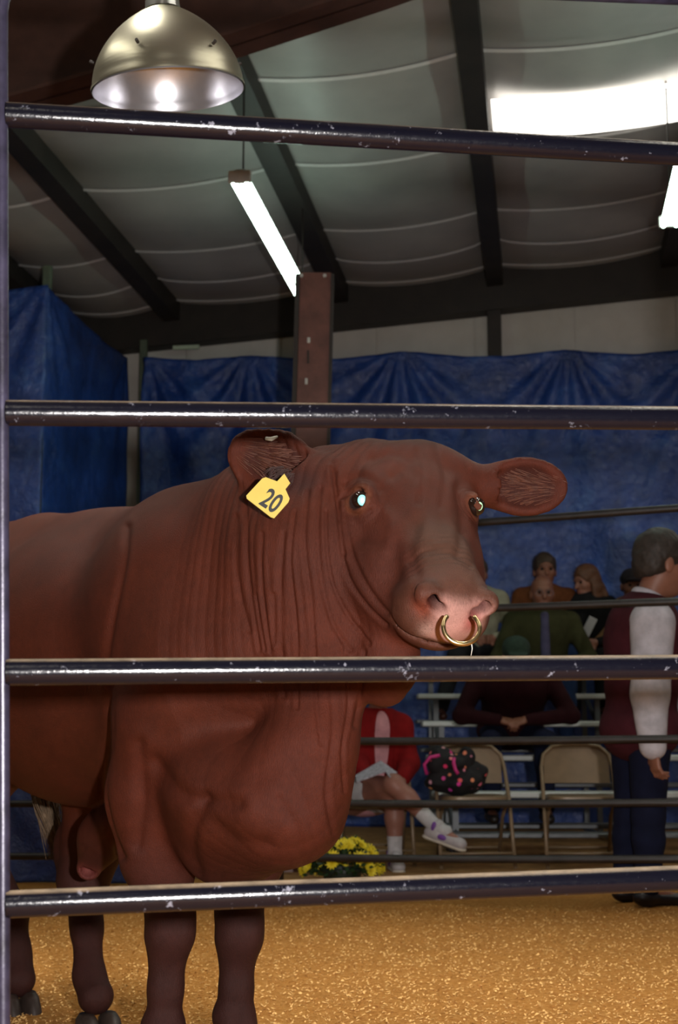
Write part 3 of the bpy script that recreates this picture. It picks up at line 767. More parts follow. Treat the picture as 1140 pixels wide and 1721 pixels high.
FOLDS = (((558, 789), (569, 859), (575, 925), (588, 974), (616, 1017), (650, 1050)), ((577, 859), (588, 914), (605, 963), (632, 1006), (652, 1030)), ((548, 859), (550, 925), (561, 985), (588, 1039), (621, 1082)),
         ((539, 821), (534, 897), (542, 985), (561, 1050), (588, 1093)), ((518, 827), (512, 908), (523, 1006), (529, 1093), (532, 1180), (540, 1250)), ((496, 859), (488, 941), (496, 1028), (499, 1093), (500, 1190)),
         ((477, 897), (471, 985), (474, 1093), (478, 1170)), ((442, 897), (442, 985), (455, 1093)), ((414, 843), (417, 952), (436, 1093)), ((556, 1150), (560, 1230), (548, 1330), (560, 1400)),
         ((580, 1090), (586, 1180), (575, 1260), (578, 1330)), ((612, 1095), (606, 1160), (596, 1220)), ((462, 1000), (462, 1080)), ((430, 1000), (446, 1093)), ((400, 870), (398, 960), (418, 1060)))
for i, f_ in enumerate(FOLDS): stroke(f_, 3.4+.8*math.sin(i*2.3), .0042 if i < 5 else .0034)
# deep fold behind the shoulder
stroke(((213, 885), (207, 950), (190, 1040), (180, 1110), (184, 1150)), 6, .006, .2); stroke(((184, 1130), (184, 1190), (182, 1240), (174, 1285), (172, 1335), (186, 1400), (204, 1440)), 7, .010, .0)
# leg against brisket, elbow, chest and brisket creases
stroke(((345, 1340), (328, 1380), (322, 1430), (334, 1470)), 10, .008, .1)
stroke(((262, 1280), (300, 1330), (345, 1345), (400, 1350)), 12, .007); stroke(((345, 1372), (395, 1412), (450, 1420)), 14, .006, .1)
stroke(((470, 1345), (500, 1395), (512, 1455)), 8, .003, .1); stroke(((492, 1300), (520, 1370), (530, 1430)), 7, .002, .1); stroke(((430, 1310), (480, 1290), (500, 1340)), 22, .004, .1); stroke(((235, 1250), (240, 1330), (232, 1420)), 9, .005)

# face: eye rims, cheek, nose
stroke(((574, 836), (588, 828), (606, 822), (622, 832)), 3.2, .0036); stroke(((578, 812), (600, 800), (625, 806), (640, 822)), 5, .0035); stroke(((586, 862), (604, 866), (622, 858)), 4, .003)
stroke(((560, 780), (566, 830), (572, 880), (580, 930)), 4, .004); stroke(((610, 900), (640, 905), (662, 930), (668, 970)), 16, .006)
stroke(((700, 880), (690, 925), (700, 962)), 10, .005); stroke(((690, 940), (720, 925), (762, 930), (790, 950)), 6, .0035)
stroke(((628, 770), (660, 762), (690, 775)), 9, .006); stroke(((700, 760), (712, 800), (704, 845)), 5, .003); stroke(((735, 752), (748, 800), (742, 850)), 6, .003); stroke(((660, 800), (680, 790), (700, 800)), 8, .004)
stroke(((640, 850), (660, 880), (650, 920)), 10, -.004); stroke(((770, 820), (778, 880), (772, 930)), 8, .005)
# brisket folds
bk = smooth01(V[:, 0], .22, .38)*smooth01(-V[:, 2], -1.0, -.85)
disp -= bk*.0012*(1-np.abs(np.sin((V[:, 0]*1.2-V[:, 1]*.6+V[:, 2]*.35)*62+vnoise(V*7, 31)*2.6))**.6)
# chest hollow between shoulder point and brisket, elbow creases
def dent(c, r, a):
    global disp
    disp = disp+a*np.exp(-(((V-np.array(c))/np.array(r))**2).sum(1))
disp += .0035*vnoise(V*7.5, 41)*(1-headm)*smooth01(V[:, 2], .5, .7)
V = V+N*disp[:, None]
V = blur(V, Q, np.full(len(V), .25), 1)
# pigment of the coat, with ear and nostril shade painted in
red = np.array([.080, .0162, .0076]); C = np.tile(red, (len(V), 1))
def blend(mask, col):
    global C
    C = C*(1-mask[:, None])+np.array(col)*mask[:, None]
n1 = vnoise(V*9, 51)
blend(np.clip(.25+.35*n1, 0, .6), (.085, .019, .008))
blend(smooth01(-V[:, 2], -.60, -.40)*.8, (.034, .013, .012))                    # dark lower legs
blend(headm*smooth01(H[:, 0], .02, .3)*.55, (.066, .018, .011))
bridge = headm*smooth01(H[:, 2], -.07, -.02)*smooth01(H[:, 0], HL-.30, HL-.17)*(1-smooth01(np.abs(H[:, 1]), .04, .085))
blend(bridge*.7, (.095, .046, .029))
mzm = smooth01(H[:, 0], HL-.105, HL-.05)*smooth01(H[:, 2], -.19, -.14)
blend(mzm*.75, (.10, .040, .025))
pk = smooth01(H[:, 0], HL-.055, HL-.025)*(1-smooth01(np.abs(H[:, 1]-.012), .040, .072))*smooth01(H[:, 2], -.135, -.12)*smooth01(-H[:, 2], .016, .040)
blend(pk*np.clip(.85+.4*vnoise(V*45, 61), 0, 1), (.52, .27, .225))
rd = np.exp(-(((H-np.array([HL, .034, -.065]))/np.array([.05, .026, .030]))**2).sum(1)*1.9)
blend(np.clip(rd*1.0, 0, 1)*(.7+.3*vnoise(V*40, 66)), (.36, .055, .045))
wp = np.exp(-(((H-np.array([HL-.025, -.044, -.105]))/np.array([.05, .016, .020]))**2).sum(1)); blend(np.clip(wp*.9, 0, 1), (.48, .30, .25))
rd2 = np.exp(-(((H-np.array([HL-.01, -.070, -.058]))/np.array([.03, .022, .025]))**2).sum(1)*1.2)
blend(np.clip(rd2, 0, 1)*.8, (.30, .075, .045))
for sd in (-1, 1):
    ins = b.ops  # nostril lining, its near-black core painted in as shade
    q = H-np.array([HL-.035, sd*.046, -.043]); r = (q/np.array([.030, .020, .014])); blend(np.clip(1.3*np.exp(-(r**2).sum(1)), 0, .85), (.10, .022, .020)); r = ((q-np.array([0, -sd*.006, -.006]))/np.array([.030, .013, .009])); blend(np.clip(1.5*np.exp(-(r**2).sum(1)), 0, 1), (.008, .002, .002))
for e in EYE:
    r = np.linalg.norm(V-e, axis=1); blend(smooth01(-r, -.040, -.030)*.8, (.15, .046, .022)); blend(smooth01(-r, -.026, -.0215), (.025, .012, .01))
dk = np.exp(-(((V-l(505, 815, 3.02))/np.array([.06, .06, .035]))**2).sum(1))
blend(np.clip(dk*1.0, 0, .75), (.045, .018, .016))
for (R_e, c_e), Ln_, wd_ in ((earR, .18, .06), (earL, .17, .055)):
    q = (V-c_e)@R_e.T; m_ = (1-smooth01(np.hypot(q[:, 0]/(Ln_*.44), q[:, 1]/wd_), .75, 1.0))*smooth01(q[:, 2], -.03, -.015)*((q[:, 2] < .03)); blend(m_*.7, (.035, .008, .005))  # shading of the ear cup painted in as a darker colour
sh = np.exp(-(((V-l(148, 1460, 3.88))/.03)**2).sum(1)); blend(sh*.7, (.3, .07, .06))

bull = empty('bull', BO, 'large reddish-brown bull with yellow ear tag and brass nose ring standing in sawdust', 'bull', rz=-TH)
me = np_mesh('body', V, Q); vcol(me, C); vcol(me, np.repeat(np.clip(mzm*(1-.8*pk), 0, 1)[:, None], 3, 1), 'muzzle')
t = NT('bull_coat'); ca = t.n('ShaderNodeVertexColor', layer_name='tint')
vv = t.coord((60, 60, 9)); hn = t.noise(9, 4, .7, vv); vn2 = t.noise(7, 5, .6, t.coord())
fine = t.noise(420, 2, .6, t.coord())
col = t.mix(.5, ca.outputs[0], t.ramp(hn.outputs[0], [(.3, .35), (.7, 1.0)]), 'MULTIPLY')
col = t.mix(.5, col, t.ramp(vn2.outputs[0], [(.3, .55), (.62, 1.1)]), 'MULTIPLY'); vn3 = t.noise(38, 5, .7, t.coord()); col = t.mix(.35, col, t.ramp(vn3.outputs[0], [(.3, .55), (.65, 1.15)]), 'MULTIPLY')
t.set(Base_Color=col, Roughness=.62); t.b.inputs['Specular IOR Level'].default_value = .16
t.b.inputs['Sheen Weight'].default_value = .0; t.b.inputs['Sheen Tint'].default_value = (1, .55, .45, 1); t.b.inputs['Sheen Roughness'].default_value = .4
hsum = t.math('ADD', hn.outputs[0], t.math('MULTIPLY', fine.outputs[0], .5)); t.bump(hsum, .6, .003)
mk = t.n('ShaderNodeVertexColor', layer_name='muzzle'); sp_ = t.noise(150, 3, .7, t.coord()); spk = t.math('MULTIPLY', mk.outputs[0], t.ramp(sp_.outputs[0], [(.52, 0.0), (.66, .6)]))
t.l(t.mix(spk, col, (.07, .022, .016)), t.b.inputs['Base Color']); t.l(t.math('SUBTRACT', .6, t.math('MULTIPLY', mk.outputs[0], .22)), t.b.inputs['Roughness'])
COAT = t.m
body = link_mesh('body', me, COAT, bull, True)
def toW(P): return BM @ Vector(P)
def sph(c, r, n=24, sc=(1, 1, 1), R=None):
    m = MB(); prof = [(max(r*math.sin(math.pi*i/n), 1e-5), r*math.cos(math.pi*i/n)) for i in range(n+1)]
    M = Matrix.Translation(c) @ (R.to_4x4() if R else Matrix.Identity(4)) @ Matrix.Diagonal((*sc, 1))
    m.lathe(prof, n*2, M); m.f = [f[::-1] for f in m.f]; return m
# eyes: dark ball, flash eye-shine painted in as a bright pupil colour
eye_m = plain('eye_dark', (.012, .006, .004), .06, 0, .1, 40, 0, .6)
eye_w = plain('eye_white', (.55, .48, .45), .2, 0, .1, 60, 0, .6)
pup_m = plain('eye_shine_cyan', (.30, .95, 1.0), .3, 0, .04, 60, 0, .6)
pup_g = plain('eye_shine_green', (.55, 1.0, .6), .3, 0, .04, 60, 0, .6)
for e, sd, pm in zip(EYE, (-1, 1), (pup_m, pup_g)):
    c = toW(e-hs_*sd*.0085); eb = sph(c, .0205).build('eye', eye_m, bull, True)
    look = (Vector((0.05 if sd < 0 else 1.25, 0, .85))-c).normalized()
    q = look.to_track_quat('Z', 'Y').to_matrix()
    cc = c+look*(.0203 if sd < 0 else .0195)
    pm_ = sph(cc, .0115 if sd < 0 else .0095, 10, (.82, 1, .22 if sd < 0 else .5), q).build('pupil', pm, eb, True)
    sd_ = Vector(q @ Vector((1, 0, 0))); 
    if sd_.x < 0: sd_ = -sd_
    if sd < 0:
        c2 = c+(look*.78+sd_*.62).normalized()*.0192
        sph(c2, .006, 10, (.55, .95, .4), q).build('eye_corner', eye_w, eb, True)
m = MB(); m.tube([at(793, 1083, 2.66), at(794, 1090, 2.66), at(792, 1102, 2.66)], [.0012, .0009, .0005], 6); m.build('drool', plain('drool', (.7, .68, .6), .2, 0, .05, 30, 0), bull, True)
# hooves
hoof_m = plain('hoof_horn', (.028, .018, .014), .5, 0, .3, 40, .4)
def hoof(c, w_, yaw):
    o_ = None
    m = MB()
    for k in (-1, 1):
        ring = []
        for (sc, z, fwd) in ((1.12, 0.0, .012), (1.06, .025, .006), (.9, .055, -.004), (.6, .07, -.006)):
            vs = []
            for i in range(20):
                a = 2*math.pi*i/20; x = math.cos(a)*w_*1.15*sc; y = math.sin(a)*w_*.52*sc
                if x < 0: x *= .75
                vs.append((x+fwd, y+k*w_*.53, z))
            ring.append(vs)
        allv = [v for r in ring for v in r]; n = 20
        fs = [(i*n+j, i*n+(j+1) % n, (i+1)*n+(j+1) % n, (i+1)*n+j) for i in range(3) for j in range(n)]+[tuple(range(n))[::-1], tuple(3*n+j for j in range(n))]
        R = Matrix.Rotation(yaw, 3, 'Z')
        m.add([toW(np.array(c)+np.array(R @ Vector(v))) for v in allv], fs)
    return m.build('hoof', hoof_m, bull, autos=50)
hoof((.085, -.10, -.02), .062, 0); hoof((.055, .10, -.02), .062, .05)
hoof((R1[0]+.035, R1[1], -.03), .057, -.1); hoof((L1[0]+.03, L1[1], -.028), .060, -.15)
# nose ring (with the drop of drool), resting in the nostrils
RN = l(776, 1046, 2.705)
brass = plain('brass', (.60, .46, .24), .28, 1.0, .15, 60, .1)
rc = at(776, 1054, 2.665); m = MB(); rr = .0345
pts = []
for i in range(41):
    a = math.radians(-222+(i/40)*264)
    pts.append(rc+Vector((math.cos(a)*rr, .010*math.sin(a)+(.052 if False else 0)+max(0, math.sin(a))*.02+math.cos(a)*.006, math.sin(a)*rr*.93)))
m.tube([p for p in pts], .0046, 12)
ring = m.build('nose_ring', brass, None, True); tag(ring, 'brass ring hanging through the bull\'s nostrils', 'nose ring')
# yellow ear tag with number
yel = plain('yellow_plastic', (.52, .40, .075), .42, 0, .06, 30, .05); blk = plain('black_print', (.01, .01, .01), .5, 0, .1, 60, 0)
def tagpoly(z0, z1, s=1.0):
    # pixel outline of the tag, carried to a tilted plane
    return None
TP = at(452, 833, 2.92); tx = Vector((1, -.05, 0)).normalized(); tn_ = Vector((.08, -1, .12)).normalized()
tx = (tx-tn_*tx.dot(tn_)).normalized(); tz = tn_.cross(tx)*-1
if tz.z < 0: tz = -tz
def tp(px, py, d=0): return hit(px, py, TP+tn_*d, tn_)
outl = [(414, 833), (441, 804), (447, 802), (466, 809), (478, 796), (488, 812), (480, 822), (487, 838), (485, 844), (461, 871), (455, 869), (415, 838)]
m = MB(); n = len(outl)
vs = [tp(*p, 0) for p in outl]+[tp(*p, 0)-tn_*.0035 for p in outl]
m.add(vs, [tuple(range(n)), tuple(range(2*n-1, n-1, -1))]+[(i, n+i, n+(i+1) % n, (i+1) % n) for i in range(n)])
tg = empty('ear_tag', TP, 'yellow plastic tag numbered 20 hanging from the bull\'s right ear', 'ear tag')
m.build('tag_plate', yel, tg, False)
def text(body, size, M, mat, parent, name='lettering', ext=.0006, off=0.0):
    cu = bpy.data.curves.new(name, 'FONT'); cu.body = body; cu.size = size; cu.extrude = ext; cu.offset = off
    cu.align_x = 'CENTER'; cu.align_y = 'CENTER'; cu.resolution_u = 4
    to = bpy.data.objects.new(name, cu); COL.objects.link(to)
    dg = bpy.context.evaluated_depsgraph_get(); me = bpy.data.meshes.new_from_object(to.evaluated_get(dg))
    bpy.data.objects.remove(to); me.transform(world_matrix(parent).inverted() @ M)
    return link_mesh(name, me, mat, parent)
ang = math.radians(-33)
ex = (tx*math.cos(ang)+tz*math.sin(ang)); ez = (tz*math.cos(ang)-tx*math.sin(ang))
c = tp(456, 843, .0006)
M = Matrix(((ex.x*.66, ez.x, tn_.x, c.x), (ex.y*.66, ez.y, tn_.y, c.y), (ex.z*.66, ez.z, tn_.z, c.z), (0, 0, 0, 1)))
text('20', .060, M, blk, tg, 'number', .0005, .0012)
# white clip on the ear's upper edge
m = MB(); m.tube([at(447, 737, 3.05), at(456, 738, 3.045), at(466, 734, 3.06)], [.004, .005, .003], 8)
o = m.build('ear_clip', plain('pale_plastic', (.5, .5, .42), .5), None, True); tag(o, 'small pale clip on the top edge of the bull\'s right ear', 'ear clip')
# ear hair tuft and tail
hair_m = plain('dark_hair', (.04, .018, .015), .7, 0, .3, 60, .3)
m = MB(); rs = random.Random(3)
for i in range(150):
    a = rs.random(); p0 = at(470+60*a+rs.uniform(-4, 4), 790+20*a+rs.uniform(-8, 14), 3.03)
    d = Vector((-1+.5*a, -.2, -.1-.6*rs.random())).normalized()*rs.uniform(.02, .05)
    p1 = p0+d*.6+Vector((0, -.012, 0)); p2 = p0+d+Vector((0, -.012, -.012)); m.tube([p0, p1, p2], [.0012, .0009, .0002], 4, False)
m.build('ear_hair', hair_m, bull, True)
ginger = plain('ginger_hair', (.085, .022, .008), .6, 0, .3, 60, .2)
for (R_e, c_e), Ln_, wd_ in ((earR, .18, .06), (earL, .17, .055)):
    m = MB()
    for i in range(170):
        a = rs.gauss(-.02, .045); w0 = rs.uniform(-1, 1)*wd_*.8
        if abs(a) > Ln_*.42: continue
        p0 = c_e+R_e[0]*a+R_e[1]*w0*(1-(a/(Ln_*.5))**2)**.5+R_e[2]*(-.004+.012*(w0/wd_)**2); d = R_e[0]*rs.uniform(.02, .04)+R_e[1]*(-w0*.3)+R_e[2]*.008
        m.tube([toW(p0), toW(p0+d*.6+R_e[2]*.003), toW(p0+d)], [.0009, .0007, .0002], 4, False)
    m.build('inner_ear_hair', ginger, bull, True)
m = MB(); m.tube([toW((-1.52, .02, 1.36)), toW((-1.60, .03, 1.2)), toW((-1.59, .10, .95)), toW((-1.5, .16, .72))], [.035, .03, .024, .018], 10)
tl = m.build('tail', COAT, bull, True)
sw = plain('tail_hair', (.15, .10, .06), .7, 0, .4, 60, .3); m = MB()
for i in range(260):
    p0 = toW((-1.5+rs.gauss(0, .012), .16+rs.gauss(0, .012), .73+rs.uniform(-.05, .02)))
    p3 = Vector(at(100+rs.gauss(0, 8), 1440+rs.uniform(-25, 10), 4.62)); mid = p0.lerp(p3, .5)+Vector((rs.gauss(0, .014), rs.gauss(0, .02), 0))
    m.tube([p0, mid, p3], [.002, .002, .0006], 4, False)
m.build('tail_switch', sw, tl, True)
# ================================================================== BLEACHERS, CHAIRS
ALU = plain('bleacher_board', (.50, .52, .50), .45, .1, .1, 8, .1); GRY = plain('bleacher_frame', (.16, .17, .18), .5, .5, .15, 12, .1)
ROWS = ((.43, 9.6), (.66, 10.2), (.90, 10.8), (1.12, 11.4), (1.35, 12.0))
BX0, BX1 = .62, 3.6
bl = empty('bleachers', (2.1, 10.8, 0), 'pale aluminium bleachers with five rows in front of the blue tarpaulin', 'bleachers')
for (z, y) in ROWS:
    m = MB(); m.box(((BX0+BX1)/2, y, z-.02), (BX1-BX0, .24, .04), None, .008); m.build('seat_board', ALU, bl)
for (z, y) in ((.22, 9.35), (.25, 9.80), (.50, 10.42), (.74, 11.0), (.96, 11.58)):
    m = MB(); m.box(((BX0+BX1)/2, y, z-.055), (BX1-BX0, .2, .03), None, .006); m.build('foot_board', GRY, bl)
for x in (BX0+.15, 2.05, BX1-.15):
    m = MB()
    for (z, y) in ROWS: m.box((x, y, (z-.04)/2), (.04, .04, z-.04))
    m.tube([(x, 9.3, .05), (x, 12.1, 1.18)], .02, 8); m.tube([(x, 9.3, .03), (x, 12.1, .03)], .02, 8); m.build('frame', GRY, bl)
BEI = plain('beige_metal', (.23, .16, .095), .38, .1, .1, 14, .08)
def folding_chair(X, Y, rz, label):
    o = empty('folding_chair', (X, Y, 0), label, 'chair', 'beige folding chairs', rz)
    R = Matrix.Translation((X, Y, 0)) @ Matrix.Rotation(rz, 4, 'Z'); T = lambda p: R @ Vector(p)
    m = MB(); pts = [(-.225, -.20, 0), (-.225, -.03, .40), (-.222, .12, .60), (-.205, .15, .675), (-.15, .165, .725), (-.07, .17, .738), (.07, .17, .738), (.15, .165, .725), (.205, .15, .675), (.222, .12, .60), (.225, -.03, .40), (.225, -.20, 0)]
    m.tube([T(p) for p in pts], .0125, 10); m.build('frame', BEI, o, True)
    for s_ in (-1, 1):
        m = MB(); m.tube([T((s_*.195, -.16, .405)), T((s_*.195, .05, .30)), T((s_*.195, .22, 0))], .0115, 10); m.build('leg', BEI, o, True)
    m = MB(); m.tube([T((-.195, .17, .10)), T((.195, .17, .10))], .008, 8); m.build('crossbar', BEI, o, True); m = MB(); m.tube([T((-.225, -.17, .09)), T((.225, -.17, .09))], .008, 8); m.build('crossbar', BEI, o, True)
    m = MB()   # back panel, curved, with rounded top corners
    def bp(u, v):
        x = (u-.5)*.41; top = .732-.075*max(0, (abs(x)-.12)/.085)**2; z = .50+v*(top-.50)
        return T((x, .165-.05*(.735-z)/.2+(.03-abs(x)*.0)-1.1*x*x*.6, z))
    m.grid(20, 8, bp); q = len(m.v); m.v += [tuple(Vector(v)+(R.to_3x3() @ Vector((0, .012, 0)))) for v in m.v[:q]]; m.f += [tuple(i+q for i in f[::-1]) for f in m.f]
    m.build('back_panel', BEI, o, True)
    m = MB(); prof = []
    for k in range(40):
        a = 2*math.pi*k/40; ca_, sa_ = math.cos(a), math.sin(a); x = .20*math.copysign(abs(ca_)**.45, ca_); y = -.02+.19*math.copysign(abs(sa_)**.45, sa_); prof.append((x, y))
    lay = [(1, .395), (1.02, .405), (1.01, .425), (.96, .432), (.5, .424)]
    vs = [T((x*sc, y*sc, z)) for sc, z in lay for (x, y) in prof]; fs = [(i*40+j, i*40+(j+1) % 40, (i+1)*40+(j+1) % 40, (i+1)*40+j) for i in range(4) for j in range(40)]+[tuple(range(40))[::-1], tuple(160+j for j in range(40))]
    m.add(vs, fs); m.build('seat', BEI, o, autos=40)
    return o
def XY(px, Y): return (px-570)/FPX*(Y*CP+.0*SP)*1.0
folding_chair(XY(630, 9.2), 9.2, .08, 'beige metal folding chair under the woman in the red cardigan')
folding_chair(XY(793, 9.0), 9.0, .06, 'beige metal folding chair with a dark floral bag on its seat')
folding_chair(XY(972, 9.0), 9.0, -.05, 'empty beige metal folding chair beside the man in the maroon vest')

# ================================================================== PEOPLE
def V3(*a): return np.array(a, float)
def nrm(v): v = np.array(v, float); return v/np.linalg.norm(v)
SKIN = {}
def skinmat(name, c):
    t = NT(name); ca = t.n('ShaderNodeVertexColor', layer_name='tint'); n_ = t.noise(40, 4, .6, t.coord())
    t.set(Base_Color=t.mix(.25, ca.outputs[0], t.ramp(n_.outputs[0], [(.3, .6), (.7, 1.0)]), 'MULTIPLY'), Roughness=.5)
    t.b.inputs['Subsurface Weight'].default_value = .0; t.bump(n_.outputs[0], .08, .002); return t.m
SKM = skinmat('skin', None)
def add_torso(S, J, g, waist=True, sc=1.0, k=.06):
    px_, f_, s_, u_ = J['pel'], J['f'], J['s'], J['u']
    R = np.array([f_, s_, u_])
    cu = nrm(J['chest']-J['pel']); cs = J.get('cs', s_); cf = nrm(np.cross(cs, cu)); Rc = np.array([cf, cs, cu])
    b_ = J.get('bulk', 1.0)
    if waist: S.ell(px_, (.125*b_+g, .17*b_+g, .12+g), R, k=k)
    S.ell(px_*.5+J['chest']*.5, (.11*b_+g, .15*b_+g, .17+g), Rc, k=k)
    S.ell(J['chest'], (.12*b_+g, .17*b_+g, .18+g), Rc, k=k)
    for e in ('shL', 'shR'):
        S.cap(J['chest']+cu*.10, J[e], .09+g, .062+g, k=k)
def add_arm(S, J, side, g, upto=1.0, k=.03, taper=1.0):
    a, e, w_ = J['sh'+side], J['el'+side], J['wr'+side]
    S.cap(a, e, .056+g, .044+g*taper, k=k)
    S.cap(e, e+(w_-e)*upto, .043+g*taper, .030+g*taper*.8, k=k)
def add_leg(S, J, side, g, k=.03, upto=1.0, shoe=False):
    h = J['pel']+J['s']*(.09 if side == 'L' else -.09)-J['u']*.02
    kn, an = J['kn'+side], J['an'+side]
    S.cap(h, kn, .092+g, .060+g, k=.05)
    mid = kn*.68+an*.32; S.cap(kn, mid, .057+g, .056+g, k=k); S.cap(mid, kn+(an-kn)*upto, .056+g, .036+g*1.3, k=k)
def add_hand(S, w_, d, n, side, curl=.5, k=.006, sc=1.0):
    d = nrm(d); n = nrm(n-d*(n@d)); s_ = nrm(np.cross(d, n))*side     # s_ points to the thumb side
    S.ell(w_+d*.048*sc, V3(.050, .040, .016)*sc, np.array([d, s_, n]), k=.015)
    for i, (off, L_) in enumerate(((.030, .072), (.010, .080), (-.010, .075), (-.029, .058))):
        p = w_+(d*.083+s_*off)*sc; c = curl*(1+.12*i)
        p1 = p+(d*math.cos(c*.5)+n*math.sin(c*.5))*L_*.48*sc; p2 = p1+(d*math.cos(c*1.5)+n*math.sin(c*1.5))*L_*.52*sc
        S.cap(w_+(d*.05+s_*off*.8)*sc, p, .0105*sc, .010*sc, k=k); S.cap(p, p1, .0098*sc, .0088*sc, k=k); S.cap(p1, p2, .0088*sc, .0068*sc, k=k)
    q = w_+(d*.022+s_*.030)*sc; q1 = q+(s_*.5+d*.8+n*.2)*.036*sc; q2 = q1+(s_*.12+d*.95+n*.35)*.032*sc
    S.cap(q, q1, .014*sc, .011*sc, k=k); S.cap(q1, q2, .011*sc, .008*sc, k=k)
def head_R(yaw_dir, pitch=0.0, roll=0.0):
    f = nrm(yaw_dir); up = V3(0, 0, 1); s_ = nrm(np.cross(up, f)); up = np.cross(f, s_)
    f2 = f*math.cos(pitch)-up*math.sin(pitch); u2 = up*math.cos(pitch)+f*math.sin(pitch)
    s3 = s_*math.cos(roll)+u2*math.sin(roll); u3 = np.cross(f2, s3); return np.array([f2, s3, u3])
def add_head(S, c, R, sc):
    P = lambda x, y, z: c+(R[0]*x+R[1]*y+R[2]*z)*sc
    S.ell(P(-.008, 0, .035), V3(.095, .075, .088)*sc, R, k=.02)
    S.ell(P(.022, 0, -.03), V3(.070, .062, .088)*sc, R, k=.03)
    S.ell(P(.040, 0, -.092), V3(.042, .040, .026)*sc, R, k=.03)
    for sd in (-1, 1):
        S.ell(P(.045, sd*.040, -.022), V3(.035, .024, .024)*sc, R, k=.02)
        S.ell(P(-.012, sd*.076, -.012), V3(.019, .010, .031)*sc, R, k=.008)
        S.ell(P(.093, sd*.031, .006), V3(.014, .017, .011)*sc, R, k=.012, sub=True)
    S.cap(P(.082, 0, .012), P(.110, 0, -.030), .009*sc, .013*sc, k=.012)
    S.ell(P(.084, 0, .026), V3(.014, .048, .010)*sc, R, k=.015)
    S.ell(P(.086, 0, -.062), V3(.012, .024, .006)*sc, R, k=.008); S.ell(P(.084, 0, -.073), V3(.012, .020, .006)*sc, R, k=.006)
    S.ell(P(.100, 0, -.067), V3(.012, .026, .0018)*sc, R, k=.003, sub=True)
def hair_sdf(c, R, sc, style):
    P = lambda x, y, z: c+(R[0]*x+R[1]*y+R[2]*z)*sc
    S = SDF(); S.ell(P(-.012, 0, .042), V3(.103, .086, .096)*sc, R, k=.02)
    if style == 'short': S.ell(P(-.05, 0, -.01), V3(.062, .076, .07)*sc, R, k=.03)
    if style == 'long':
        S.ell(P(-.05, 0, -.04), V3(.075, .090, .12)*sc, R, k=.04); S.ell(P(-.08, 0, -.14), V3(.06, .11, .12)*sc, R, k=.05)
        for sd in (-1, 1): S.ell(P(-.01, sd*.085, -.09), V3(.045, .025, .10)*sc, R, k=.03)
    if style == 'balding':
        S = SDF(); S.ell(P(-.055, 0, -.005), V3(.056, .080, .055)*sc, R, k=.02)
        return S
    if style == 'cap':
        S = SDF(); S.ell(P(-.005, 0, .055), V3(.105, .088, .082)*sc, R, k=.02); S.ell(P(.10, 0, .048), V3(.065, .062, .010)*sc, R, k=.012)
        S.ell(P(0, 0, -.03), V3(.13, .12, .055)*sc, R, k=.01, sub=True); return S
    S.ell(P(.10, 0, -.035), V3(.075, .066, .088)*sc, R, k=.018, sub=True)
    if style != 'long':
        S.ell(P(.02, 0, -.105), V3(.12, .12, .065)*sc, R, k=.02, sub=True)
    return S
def sdfobj(name, S, h, mat, parent, disp=None, clip=None):
    V, Q = S.mesh(h, clip=clip)
    if disp is not None: V = V+S.grad(V)*disp(V)[:, None]
    M = np.array(world_matrix(parent).inverted()); Vl = V@M[:3, :3].T+M[:3, 3]
    me = np_mesh(name, Vl, Q); return link_mesh(name, me, mat, parent, True), V
def folds(amp, seed, st=(9, 9, 3)):
    return lambda V: amp*(vnoise(V*np.array(st)*1.4, seed)+.6*vnoise(V*np.array(st)*3.3, seed+1))
